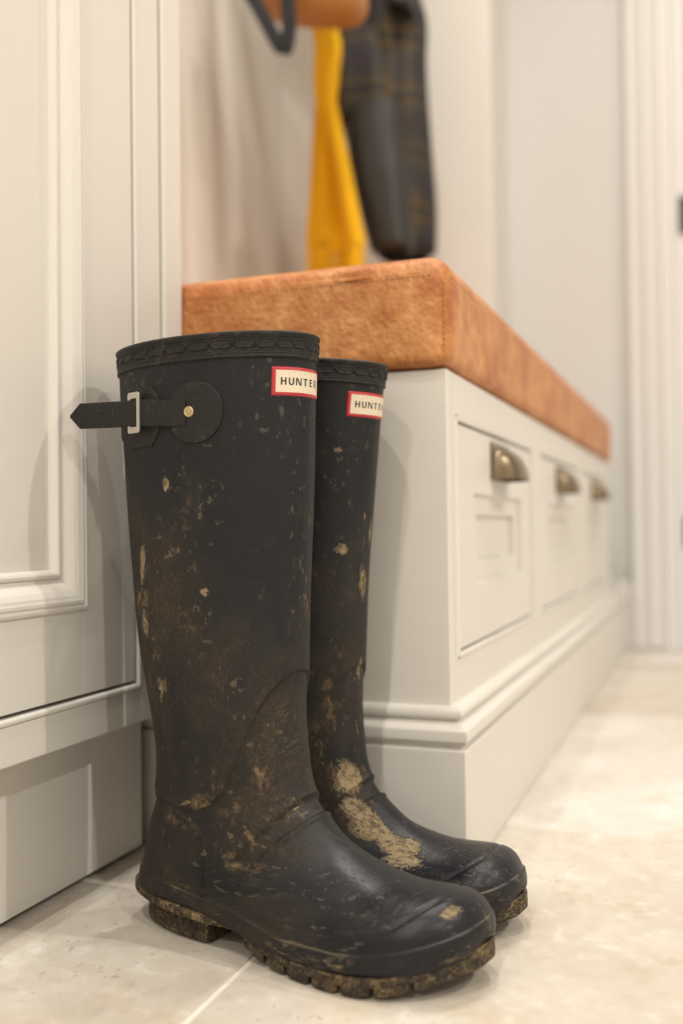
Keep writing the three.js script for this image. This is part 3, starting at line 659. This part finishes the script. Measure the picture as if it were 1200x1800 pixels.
      rough[4 * k] = rough[4 * k + 1] = rough[4 * k + 2] = clamp(255 * (lerp(0.58, 0.37, toe) + 0.10 * (n2 - 0.5) + 0.45 * dirt), 0, 255); rough[4 * k + 3] = 255;
      bump[4 * k] = bump[4 * k + 1] = bump[4 * k + 2] = clamp(90 + 16 * (n3 - 0.5) + lerp(45, 14, toe) * (n2 - 0.5) + 35 * blot + 60 * md + 110 * cake * (0.5 + 0.5 * n3) - 45 * sc, 0, 255); bump[4 * k + 3] = 255;
    }
  }
  const mk = (a, srgb) => { const t = new THREE.DataTexture(a, W, H, THREE.RGBAFormat); t.magFilter = t.minFilter = THREE.LinearFilter; t.wrapS = THREE.RepeatWrapping; t.wrapT = THREE.ClampToEdgeWrapping; if (srgb) t.colorSpace = THREE.SRGBColorSpace; t.needsUpdate = true; return t; };
  return phys({ specularIntensity: 0.72, map: mk(col, true), roughnessMap: mk(rough), roughness: 1, bumpMap: mk(bump), bumpScale: 0.0016 });
}
// plain rubber (rim, straps) and mud-caked rubber (soles), uv in metres
function rubberTex(mudAmt, seed) {
  const A = tiled((u, v) => fbm(u * 12 + seed, v * 12, 4)), B = tiled((u, v) => fbm(u * 60 + seed, v * 60 + 9, 3)), Cc = tiled((u, v) => fbm(u * 150 + seed, v * 150 + 70, 2));
  const map = tex(1024, 1024, (d, w, h) => { for (let y = 0; y < h; y++) for (let x = 0; x < w; x++) { const u = x / w, v = y / h, a = A(u, v), b = B(u, v), c = Cc(u, v), m = sst(0.56 - mudAmt * 0.24, 0.72 - mudAmt * 0.02, a * 0.5 + b * 0.3 + c * 0.2) * (0.25 + 0.75 * mudAmt) * (0.5 + 0.5 * sst(0.3, 0.55, c)), k = 4 * (y * w + x), t = (b - 0.5) * 16; d[k] = lerp(29 + 16 * mudAmt + t, lerp(80, 158, b * 0.6 + c * 0.4), m); d[k + 1] = lerp(28 + 11 * mudAmt + t, lerp(67, 134, b * 0.6 + c * 0.4), m); d[k + 2] = lerp(27 + 5 * mudAmt + t, lerp(44, 98, b * 0.6 + c * 0.4), m); d[k + 3] = 255; } }, true, 1 / 0.12);
  const bump = tex(512, 512, (d, w, h) => { for (let y = 0; y < h; y++) for (let x = 0; x < w; x++) { const u = x / w, v = y / h, a = A(u, v), b = B(u, v), k = 4 * (y * w + x), n = 100 + 60 * (b - 0.5) + 90 * mudAmt * sst(0.48, 0.6, a * 0.6 + b * 0.4); d[k] = d[k + 1] = d[k + 2] = clamp(n, 0, 255); d[k + 3] = 255; } }, false, 1 / 0.12);
  return phys({ specularIntensity: 0.65, map, bumpMap: bump, bumpScale: 0.0014, roughness: 0.55 + 0.3 * mudAmt });
}
M.rubber = rubberTex(0.06, 3);
M.soleRubber = rubberTex(1.0, 21);
M.soleClean = rubberTex(0.8, 47);
M.lining = std({ color: lin(0.10, 0.10, 0.10), roughness: 1 });
// printed label
const labelTex = (() => {
  const c = document.createElement('canvas'); c.width = 640; c.height = 296; const g = c.getContext('2d');
  g.fillStyle = '#b3262f'; g.fillRect(0, 0, 640, 296);
  g.fillStyle = '#d9ccb2'; g.fillRect(40, 34, 560, 228);
  const R = rng(5);
  for (let i = 0; i < 90; i++) { g.fillStyle = `rgba(120,92,50,${0.03 + 0.10 * R()})`; g.beginPath(); g.arc(40 + 560 * R(), 34 + 228 * R() * R(), 2 + 16 * R() * R(), 0, 7); g.fill(); }
  g.fillStyle = '#15161c'; g.textAlign = 'center'; g.textBaseline = 'middle'; g.font = 'bold 106px sans-serif';
  const word = 'HUNTER', step = 80; for (let i = 0; i < 6; i++) g.fillText(word[i], 320 + (i - 2.5) * step, 150);
  const t = new THREE.CanvasTexture(c); t.colorSpace = THREE.SRGBColorSpace; t.magFilter = THREE.LinearFilter; return t;
})();
M.label = phys({ map: labelTex, roughness: 0.45, clearcoat: 0.2 });

// the leg leans forward from the ankle up; the forefoot is drawn in slightly
function shapeOn(g, lean, dip) {
  const p = g.attributes.position, n = g.attributes.normal;
  for (let i = 0; i < p.count; i++) {
    let x = p.getX(i), y = p.getY(i); y -= dip * sst(0.09, 0.14, x) * sst(0.285, 0.20, x) * sst(0.03, 0.075, y) * sst(0.26, 0.15, y); const d = Math.max(0, y - 0.15), th = lean * d, c = Math.cos(th), s = Math.sin(th);
    if (x > 0.15) x = 0.15 + (x - 0.15) * 0.935;
    p.setXYZ(i, x + 0.5 * lean * d * d, y - (x - 0.067) * th * (d > 0 ? 1 : 0), p.getZ(i));
    const nx = n.getX(i), ny = n.getY(i); n.setXYZ(i, nx * c + ny * s, ny * c - nx * s, n.getZ(i));
  }
}
function makeBoot(right, label, pos, turn, mat, lean, dip, labelS) {
  const t = thing('rubber_boot', label, 'boot', pos, turn, 'pair of rubber boots');
  SIDE = right ? 0 : 7;
  const fin = g => { shapeOn(g, lean, dip); return right ? g : mirrorZ(g); };
  const upper = obj('upper', fin(upperGeo(right)), mat, t);
  // rim band with the chain-link relief
  const RY0 = 0.4040, RY1 = 0.4228, pitch = 0.0152, per = 0.434, nl = Math.round(per / pitch);
  const prof = []; for (let i = 0; i <= 44; i++) prof.push([RY0 + (RY1 - 0.0012 - RY0) * i / 44, 1]);
  const rows = 44 + 8;
  const rim = gridGeo(1400, rows, (u, v) => {
    const j = Math.round(v * rows); let y, off;
    if (j <= 44) {
      y = lerp(RY0, RY1 - 0.0012, j / 44); off = 0.0016;
      off -= 0.0016 * sst(0.0010, 0, y - RY0);
      off -= 0.0006 * Math.exp(-Math.pow((y - RY0 - 0.0030) / 0.0005, 2)) + 0.0006 * Math.exp(-Math.pow((y - RY0 - 0.0048) / 0.0005, 2));
      const yc = RY0 + 0.0102, dy = Math.abs(y - yc), ph = u * nl, f = Math.abs(ph - Math.round(ph)) * pitch, wv = 0.0006 + 0.0022 * sst(0.0004, 0.0026, f);
      const ridge = Math.exp(-Math.pow((dy - wv) / 0.00042, 2));
      const band = sst(0.0046, 0.0040, dy);
      off += band * (-0.0007 + 0.0011 * ridge + 0.0003 * (dy < wv ? 1 : 0));
      off += 0.0007 * sst(0.0034, 0.0024, RY1 - y);
    } else { const a = (j - 44) / 4; if (a <= 1) { off = 0.0023 - 0.0012 * (1 - Math.cos(a * Math.PI / 2)) - a * 0.0010; y = RY1 - 0.0012 + 0.0012 * Math.sin(a * Math.PI / 2); } else { const b = (a - 1); off = lerp(0.0001, -0.0022, sst(0, 0.4, b)); y = RY1 - 0.010 * Math.max(0, b - 0.2); } }
    const q = surf(u, shaftAt(Math.min(y, 0.4215)), off + relief(surf(u, 0.03), u + SIDE, 0.03)); q[1] = y; return q;
  }, true);
  const ru = rim.attributes.uv; for (let i = 0; i < ru.count; i++) ru.setXY(i, ru.getX(i) * 0.434, rim.attributes.position.getY(i));
  obj('rim_band', fin(rim), M.rubber, t).userData.label = 'moulded rim with a chain-link pattern';
  obj('lining', fin(gridGeo(120, 40, (u, v) => { const q = surf(u, shaftAt(lerp(0.4205, 0.20, v)), -0.0026); return q; }, true)), M.lining, t);
  // label on the front of the leg
  const lw = 0.0415, lh = 0.0196, ly = 0.3885, nn = 60, hh = 24;
  const lab = gridGeo(nn, hh, (u, v) => {
    const s = labelS + lerp(lw / 2, -lw / 2, u), y = lerp(ly - lh / 2, ly + lh / 2, v), e = Math.min(u, 1 - u) * lw, e2 = Math.min(v, 1 - v) * lh, o = 0.0008 * sst(0, 0.0006, Math.min(e, e2)) + 0.0001;
    const q = onShaft(s, y, o); return [q[0], q[1], q[2]];
  });
  if (!right) { const a = lab.attributes.uv; for (let i = 0; i < a.count; i++) a.setX(i, 1 - a.getX(i)); }
  obj('logo_label', fin(lab), M.label, t).userData.label = 'red and white label with black lettering';
  // strap, its base, buckle tab, buckle, rivet (outer side)
  const sy = 0.369, slope = s => 0.075 * (s - 0.0855), uvm = g => boxUV(g);
  const base = polyOutline(roundRectOutline(0.0605, 0.104, sy - 0.0215, sy + 0.0215, 0.0205, 16));
  obj('strap_base', fin(uvm(patchGeo(base, [0.082, sy], 0.0016))), M.rubber, t);
  const tab = polyOutline([[0.113, sy + 0.012], [0.121, sy + 0.0215], [0.152, sy + 0.0225], [0.172, sy + 0.012], [0.172, sy - 0.012], [0.154, sy - 0.0215], [0.121, sy - 0.0215], [0.113, sy - 0.010]]);
  obj('buckle_tab', fin(uvm(patchGeo(tab, [0.142, sy], 0.0014))), M.rubber, t);
  const path = [];
  for (const [s, o] of [[0.088, 0.0012], [0.098, 0.0020], [0.108, 0.0030], [0.118, 0.0042], [0.128, 0.0056], [0.136, 0.0072]]) { const q = onShaft(s, sy, o); path.push(new THREE.Vector3(q[0], 0, q[2])); }
  const lp = path[path.length - 1], pp = path[path.length - 2]; let ang = Math.atan2(lp.z - pp.z, lp.x - pp.x), cur = lp.clone();
  for (let i = 0; i < 8; i++) { let a = ang; if (a < 0) a += Math.PI * 2; const target = (right ? STRAP_DIR : 204) * rad; ang = a + (target - a) * 0.45; cur = cur.clone().add(new THREE.Vector3(Math.cos(ang), 0, Math.sin(ang)).multiplyScalar(STRAP_STEP)); path.push(cur.clone()); }
  const cv = new THREE.CatmullRomCurve3(path), cl = cv.getLength(), sw = 0.0094, sth = 0.0011;
  const strap = gridGeo(24, 90, (u, v) => {
    const p = cv.getPointAt(clamp(v)), tg = cv.getTangentAt(clamp(v)), n = [-tg.z, tg.x];
    const rem = (1 - v) * cl, hw = Math.max(0.0006, sw * Math.min(1, rem / 0.0095 + 0.03)), a = u * Math.PI * 2, cc = spow(Math.cos(a), 0.25), ss = spow(Math.sin(a), 0.4), end = v > 0.999 ? 0.2 : 1;
    return [p.x + n[0] * sth * ss * end, sy + 0.0030 * sst(0, 0.5, v) + 0.0006 * sst(0.5, 1, v) + hw * cc, p.z + n[1] * sth * ss * end];
  }, true);
  obj('strap', fin(uvm(strap)), M.rubber, t);
  const bs = onShaft(0.1325, sy, 0.0066), nv = new THREE.Vector3(bs[3], 0, bs[4]), tv = new THREE.Vector3(bs[4], 0, -bs[3]);
  const shp = new THREE.Shape(), bw = 0.0068, bh = 0.0142, rr = 0.002;
  const rrect = (p, w, h, r) => { p.moveTo(-w + r, -h); p.lineTo(w - r, -h); p.quadraticCurveTo(w, -h, w, -h + r); p.lineTo(w, h - r); p.quadraticCurveTo(w, h, w - r, h); p.lineTo(-w + r, h); p.quadraticCurveTo(-w, h, -w, h - r); p.lineTo(-w, -h + r); p.quadraticCurveTo(-w, -h, -w + r, -h); };
  rrect(shp, bw, bh, rr); const ho = new THREE.Path(); rrect(ho, bw - 0.0024, bh - 0.0038, 0.001); shp.holes.push(ho);
  const bg = new THREE.ExtrudeGeometry(shp, { depth: 0.0010, bevelEnabled: true, bevelSize: 0.0005, bevelThickness: 0.0005, bevelSegments: 2 });
  bg.applyMatrix4(new THREE.Matrix4().makeBasis(tv, new THREE.Vector3(0, 1, 0), nv).setPosition(bs[0], sy + 0.003, bs[2]));
  obj('buckle', fin(boxUV(bg)), M.steel, t).userData.label = 'steel strap buckle';
  const rv = onShaft(0.0855, sy + 0.0005, 0.0016), rg = new THREE.LatheGeometry([[0, 0.0012], [0.0018, 0.0012], [0.0020, 0.0009], [0.0027, 0.0009], [0.0030, 0.0014], [0.0037, 0.0011], [0.0041, 0.0002], [0.0041, -0.0006]].map(p => new THREE.Vector2(...p)), 36);
  rg.applyQuaternion(new THREE.Quaternion().setFromUnitVectors(new THREE.Vector3(0, 1, 0), new THREE.Vector3(rv[3], 0, rv[4]))); rg.translate(rv[0], rv[1], rv[2]);
  obj('rivet', fin(boxUV(rg)), M.rivet, t).userData.label = 'small brass rivet';
  // sole
  const sole = obj('outsole', fin(uvm(soleBar(0, 0.2845, soleMid, soleTop, 0.0009, 260, 0.0004, 0.0045))), M.soleRubber, t); sole.userData.label = 'mud-caked sole';
  obj('heel', fin(uvm(soleBar(0.003, 0.083, () => 0, x => soleMid(x) + 0.002, -0.0032, 90, 0.003))), M.soleRubber, t).userData.label = 'mud-stained heel block';
  const cuts = [0.117, 0.139, 0.158, 0.180, 0.203, 0.226, 0.250, 0.2835];
  for (let i = 0; i < cuts.length - 1; i++) {
    const a = cuts[i] + 0.0016, b = cuts[i + 1] - (i === cuts.length - 2 ? 0 : 0.0016);
    obj('tread_lug', fin(uvm(soleBar(a, b, soleBot, x => soleMid(x) + 0.003, 0.0012, 40, 0.0035))), i % 2 ? M.soleRubber : M.soleClean, t);
  }
  return t;
}
const STRAP_DIR = 170, STRAP_STEP = 0.0068;
// [u, v, half width, half length, threshold, turn] patches; [u, v, count, du, dv, length, width, strength, direction] brushed scuffs
const marksNear = {
  scratches: 2600, drops: 520,
  patches: [[0.407, 0.922, 0.015, 0.009, 0.95, 0.3], [0.165, 0.270, 0.006, 0.019, 0.72, 0.15], [0.232, 0.174, 0.004, 0.010, 0.62, 0], [0.255, 0.545, 0.020, 0.003, 0.55, -0.2], [0.30, 0.30, 0.006, 0.006, 0.5, 0], [0.16, 0.34, 0.012, 0.022, 0.42, 0], [0.20, 0.42, 0.014, 0.026, 0.38, 0], [0.445, 0.575, 0.010, 0.0022, 0.66, -0.2]],
  brush: [[0.455, 0.445, 34, 0.05, 0.035, 0.007, 0.00026, 0.9, -0.35], [0.465, 0.487, 40, 0.05, 0.028, 0.008, 0.00028, 1, -0.3], [0.455, 0.580, 46, 0.07, 0.014, 0.011, 0.0003, 0.9, 0.15], [0.49, 0.640, 18, 0.03, 0.05, 0.016, 0.0003, 0.8, 1.3], [0.45, 0.82, 70, 0.13, 0.10, 0.005, 0.00025, 0.7, 0.4], [0.33, 0.86, 60, 0.16, 0.12, 0.007, 0.00024, 0.55, 0.9], [0.40, 0.60, 40, 0.10, 0.08, 0.007, 0.00022, 0.6, 0.8], [0.27, 0.66, 50, 0.14, 0.06, 0.006, 0.00022, 0.6, 0.3]],
};
const marksFar = {
  scratches: 1400, drops: 900,
  patches: [[0.566, 0.554, 0.018, 0.014, 1.12, 0], [0.588, 0.645, 0.0135, 0.036, 1.12, -0.08], [0.598, 0.720, 0.018, 0.036, 0.98, -0.1], [0.625, 0.765, 0.026, 0.026, 0.72, 0], [0.70, 0.854, 0.020, 0.0030, 0.85, 0.25], [0.505, 0.296, 0.011, 0.018, 0.70, 0], [0.487, 0.226, 0.006, 0.016, 0.66, 0], [0.520, 0.205, 0.005, 0.007, 0.62, 0], [0.60, 0.118, 0.012, 0.006, 0.42, 0], [0.58, 0.250, 0.013, 0.008, 0.45, 0], [0.50, 0.40, 0.008, 0.020, 0.42, 0]],
  brush: [[0.60, 0.13, 40, 0.10, 0.08, 0.004, 0.0004, 0.6, 0.6], [0.62, 0.75, 60, 0.10, 0.08, 0.007, 0.0004, 0.8, 0.5], [0.55, 0.27, 40, 0.10, 0.10, 0.005, 0.0004, 0.5, 1.2]],
};
const nearMat = bootMaps(1, 2048, 2048, marksNear), farMat = bootMaps(2, 1408, 1408, marksFar);
const BOOT_TURN = -12 * rad;
makeBoot(true, 'muddy dark wellington boot standing nearer, brass rivet and strap buckle in view', [-0.214, 0, 0.136], BOOT_TURN, nearMat, 0, 0, 0.0075);
makeBoot(false, 'muddy dark wellington boot next to the bench end, dried mud on its instep', [-0.207, 0, 0.0405], -9.5 * rad, farMat, 0.30, 0.012, -0.0075);

// ---------------------------------------------------------------- things hanging in the alcove
const tri = (xs, ys) => v => smoothInterp(xs, ys, v);
// soft sheet with thickness: left and right edge against height, folds across it
function sheet(y0, y1, xl, xr, zAt, fold, th, nu = 40, nv = 60) {
  return gridGeo(nu * 2, nv, (u, v) => {
    const y = lerp(y0, y1, v), w = u < 0.5 ? u * 2 : 2 - u * 2, side = u < 0.5 ? 1 : -1, x = lerp(xl(y), xr(y), w), e = Math.sqrt(clamp(1 - Math.pow(Math.abs(w - 0.5) * 2, 8)));
    return [x, y, zAt(y, w) + fold(w, y) + side * th * 0.5 * e];
  }, true);
}
const woolTex = tex(256, 256, (d, w, h) => { const f = tiled((u, v) => fbm(u * 60, v * 60, 3)); for (let y = 0; y < h; y++) for (let x = 0; x < w; x++) { const k = 4 * (y * w + x), n = f(x / w, y / h), q = (Math.sin(x * 0.8) * Math.sin(y * 0.8)) * 0.08; d[k] = 230 + 30 * (n - 0.5 + q); d[k + 1] = 174 + 26 * (n - 0.5 + q); d[k + 2] = 10 + 8 * (n - 0.5); d[k + 3] = 255; } }, true, 6);
M.wool = std({ map: woolTex, roughness: 1 });
function hook(x, y, z, label) {
  const t = thing('coat_hook', label, 'hook', [X0, y, z], 0, 'coat hooks on the alcove wall');
  obj('back_plate', bx(0, 0.005, -0.05, 0.03, -0.012, 0.012, 0.002), M.bronze, t);
  const c = new THREE.CatmullRomCurve3([[0.003, -0.01, 0], [0.03, -0.03, 0], [x - X0 - 0.02, -0.03, 0], [x - X0, -0.01, 0], [x - X0 + 0.004, 0.012, 0]].map(p => new THREE.Vector3(...p)));
  obj('arm', new THREE.TubeGeometry(c, 40, 0.004, 10), M.bronze, t);
}
{
  hook(-0.66, 1.66, -1.03, 'dark metal coat hook holding the mustard scarf'); hook(-0.64, 1.68, -1.17, 'dark metal coat hook holding the waxed jacket'); hook(-0.64, 1.66, -0.84, 'dark metal coat hook holding the tan bag');
  const t = thing('scarf', 'mustard yellow wool scarf with fringed ends hanging in the alcove', 'scarf');
  const lx = tri([0.80, 0.888, 0.944, 1.057, 1.169, 1.277, 1.45, 1.63], [-0.563, -0.561, -0.556, -0.549, -0.541, -0.538, -0.60, -0.665]), lr = tri([0.80, 0.881, 0.994, 1.106, 1.194, 1.267, 1.45, 1.63], [-0.503, -0.503, -0.504, -0.498, -0.487, -0.486, -0.565, -0.645]);
  const rx = tri([0.80, 0.847, 0.904, 0.994, 1.098, 1.168, 1.271, 1.45, 1.63], [-0.506, -0.506, -0.508, -0.513, -0.526, -0.535, -0.535, -0.59, -0.66]), rr = tri([0.80, 0.839, 0.896, 0.987, 1.091, 1.161, 1.262, 1.45, 1.63], [-0.427, -0.427, -0.438, -0.456, -0.478, -0.490, -0.486, -0.56, -0.64]);
  obj('end_fall', sheet(0.855, 1.64, lx, lr, (y, w) => -1.045 + 0.01 * w, (w, y) => 0.010 * Math.sin(w * 7 + 1 + y * 2), 0.010), M.wool, t);
  obj('end_fall', sheet(0.835, 1.64, rx, rr, (y, w) => -1.020, (w, y) => 0.022 * Math.sin(w * 6.2 + 2.2 + y) * sst(1.25, 0.95, y), 0.010), M.wool, t);
  const fringe = (y0, y1, xa, xb, zf, n) => { const l = []; for (let i = 0; i < n; i++) { const w = (i + 0.5) / n, x = lerp(xa, xb, w), z = zf(w), c = new THREE.CatmullRomCurve3([new THREE.Vector3(x, y0 + 0.004, z), new THREE.Vector3(x + 0.001, (y0 + y1) / 2, z + 0.003), new THREE.Vector3(x + 0.002 * Math.sin(i), y1, z)]); l.push(new THREE.TubeGeometry(c, 6, 0.0026, 6)); } return l; };
  const f1 = obj('fringe', fringe(0.858, 0.78, -0.560, -0.505, w => -1.040 + 0.010 * Math.sin(w * 7 + 2.7), 14), M.wool, t); f1.userData.kind = 'stuff';
  const f2 = obj('fringe', fringe(0.838, 0.76, -0.505, -0.429, w => -1.020 + 0.022 * Math.sin(w * 6.2 + 3.0), 20), M.wool, t); f2.userData.kind = 'stuff';
}
{
  const t = thing('waxed_jacket', 'dark waxed jacket with tartan lining hanging behind the mustard scarf', 'jacket');
  // tartan: dark olive and navy with thin mustard and red lines
  const tart = tex(512, 512, (d, w, h) => {
    const band = (q) => { q = q - Math.floor(q); const s = (c, wd) => Math.abs(q - c) < wd ? 1 : 0; return [s(0.25, 0.16), s(0.75, 0.14), s(0.25, 0.022), s(0.62, 0.018) + s(0.88, 0.018)]; };
    for (let y = 0; y < h; y++) for (let x = 0; x < w; x++) {
      const a = band(x / w), b = band(y / h), k = 4 * (y * w + x), n = 8 * (h2(x, y) - 0.5);
      let r = 44, g = 40, bl = 28;
      const nav = (a[0] + b[0]) / 2, dk = (a[1] + b[1]) / 2; r = lerp(r, 22, nav * 0.8); g = lerp(g, 22, nav * 0.8); bl = lerp(bl, 36, nav * 0.8); r = lerp(r, 24, dk * 0.6); g = lerp(g, 23, dk * 0.6); bl = lerp(bl, 18, dk * 0.6);
      const mu = Math.min(1, (a[3] + b[3]) * 0.6), re = Math.min(1, (a[2] + b[2]) * 0.5); r = lerp(r, 128, mu); g = lerp(g, 92, mu); bl = lerp(bl, 22, mu); r = lerp(r, 70, re); g = lerp(g, 26, re); bl = lerp(bl, 30, re);
      d[k] = clamp(r + n, 0, 255); d[k + 1] = clamp(g + n, 0, 255); d[k + 2] = clamp(bl + n, 0, 255); d[k + 3] = 255;
    }
  }, true, 1 / 0.12);
  const tartM = std({ map: tart, roughness: 0.75 });
  const wax = std({ color: lin(0.017, 0.0145, 0.011), roughness: 0.5 }), waxB = std({ color: lin(0.012, 0.012, 0.013), roughness: 0.5 });
  const loft = (y0, y1, L, R, z0, dz, amp, seed, nf) => { const g = gridGeo(96, 90, (u, v) => { const y = lerp(y0, y1, v), a = u * Math.PI * 2, xl = L(y), xr = R(y), cx = (xl + xr) / 2, hw = (xr - xl) / 2, f = 1 + amp * Math.sin(a * nf + seed + y * 9) + amp * 0.8 * (fbm(u * 9 + seed, y * 12, 2) - 0.5), close = Math.sqrt(clamp(Math.min(v / 0.02, 1))); return [cx + hw * spow(Math.cos(a), 0.8) * (0.9 + 0.1 * f) * (0.75 + 0.25 * close), y, z0(y) + dz(y) * Math.sin(a) * f * (0.5 + 0.5 * close)]; }, true); return boxUV(g); };
  const L = tri([0.83, 0.865, 0.963, 1.061, 1.162, 1.259, 1.401, 1.6, 1.72], [-0.455, -0.464, -0.482, -0.506, -0.536, -0.538, -0.530, -0.60, -0.66]), R = tri([0.83, 0.863, 0.944, 1.038, 1.132, 1.25, 1.368, 1.6, 1.72], [-0.342, -0.338, -0.336, -0.340, -0.344, -0.349, -0.353, -0.45, -0.62]);
  obj('lining', loft(0.85, 1.70, L, R, y => -1.19, y => 0.075, 0.13, 1, 5), tartM, t).userData.label = 'tartan lining';
  const sl = tri([0.83, 0.90, 0.99, 1.06, 1.13, 1.18], [-0.436, -0.455, -0.475, -0.487, -0.480, -0.46]), sr = tri([0.83, 0.90, 0.99, 1.06, 1.13, 1.18], [-0.350, -0.357, -0.364, -0.372, -0.376, -0.39]);
  obj('sleeve', loft(0.838, 1.135, sl, sr, y => -1.095, y => 0.05, 0.09, 4, 3), wax, t).userData.label = 'dark waxed cotton sleeve';
  const ul = tri([1.05, 1.12, 1.22, 1.30], [-0.505, -0.515, -0.52, -0.51]), ur = tri([1.05, 1.12, 1.22, 1.30], [-0.40, -0.395, -0.41, -0.43]);
  obj('front_facing', loft(1.12, 1.30, ul, ur, y => -1.105, y => 0.038, 0.14, 7, 4), tartM, t);
  obj('collar', loft(1.33, 1.70, tri([1.33, 1.45, 1.7], [-0.40, -0.44, -0.62]), tri([1.33, 1.45, 1.7], [-0.354, -0.365, -0.58]), y => -1.12, y => 0.04, 0.05, 2, 3), waxB, t);
}
{
  const t = thing('leather_bag', 'tan leather bag with a black strap hanging from a hook in the alcove', 'bag');
  const bag = gridGeo(64, 48, (u, v) => {
    const a = u * Math.PI * 2, b = lerp(-Math.PI / 2, Math.PI / 2, v), e = 0.5, cb = spow(Math.cos(b), e), x = 0.125 * cb * spow(Math.cos(a), e), y = 0.165 * spow(Math.sin(b), e), z = 0.055 * cb * spow(Math.sin(a), e), r = -0.24;
    return [-0.512 + x * Math.cos(r) - y * Math.sin(r) * -1, 1.366 + x * Math.sin(r) + y * Math.cos(r), -0.86 + z];
  }, true);
  const bagM = std({ color: lin(0.40, 0.165, 0.035), roughness: 0.5, bumpMap: leatherBump, bumpScale: 0.002 });
  obj('body', boxUV(bag), bagM, t);
  const ribbon = (pts, w, th) => { const c = new THREE.CatmullRomCurve3(pts.map(p => new THREE.Vector3(...p))); return gridGeo(16, 80, (u, v) => { const p = c.getPointAt(v), tg = c.getTangentAt(v), s = new THREE.Vector3(0.5, 0.1, 1).cross(tg).normalize(), n = tg.clone().cross(s).normalize(), a = u * Math.PI * 2; return [p.x + s.x * w * spow(Math.cos(a), 0.4) + n.x * th * spow(Math.sin(a), 0.4), p.y + s.y * w * spow(Math.cos(a), 0.4) + n.y * th * spow(Math.sin(a), 0.4), p.z + s.z * w * spow(Math.cos(a), 0.4) + n.z * th * spow(Math.sin(a), 0.4)]; }, true); };
  const blk = std({ color: lin(0.004, 0.004, 0.0045), roughness: 0.85 });
  obj('strap', ribbon([[-0.62, 1.42, -0.83], [-0.575, 1.27, -0.79], [-0.535, 1.195, -0.78], [-0.503, 1.135, -0.78], [-0.493, 1.122, -0.78], [-0.487, 1.15, -0.785], [-0.489, 1.21, -0.79], [-0.50, 1.30, -0.79]], 0.013, 0.0024), blk, t).userData.label = 'black webbing strap';
  obj('top_loop', ribbon([[-0.60, 1.50, -0.85], [-0.63, 1.60, -0.845], [-0.642, 1.652, -0.84], [-0.61, 1.60, -0.845], [-0.55, 1.52, -0.86]], 0.008, 0.002), blk, t);
}
renderer.render(scene, camera);
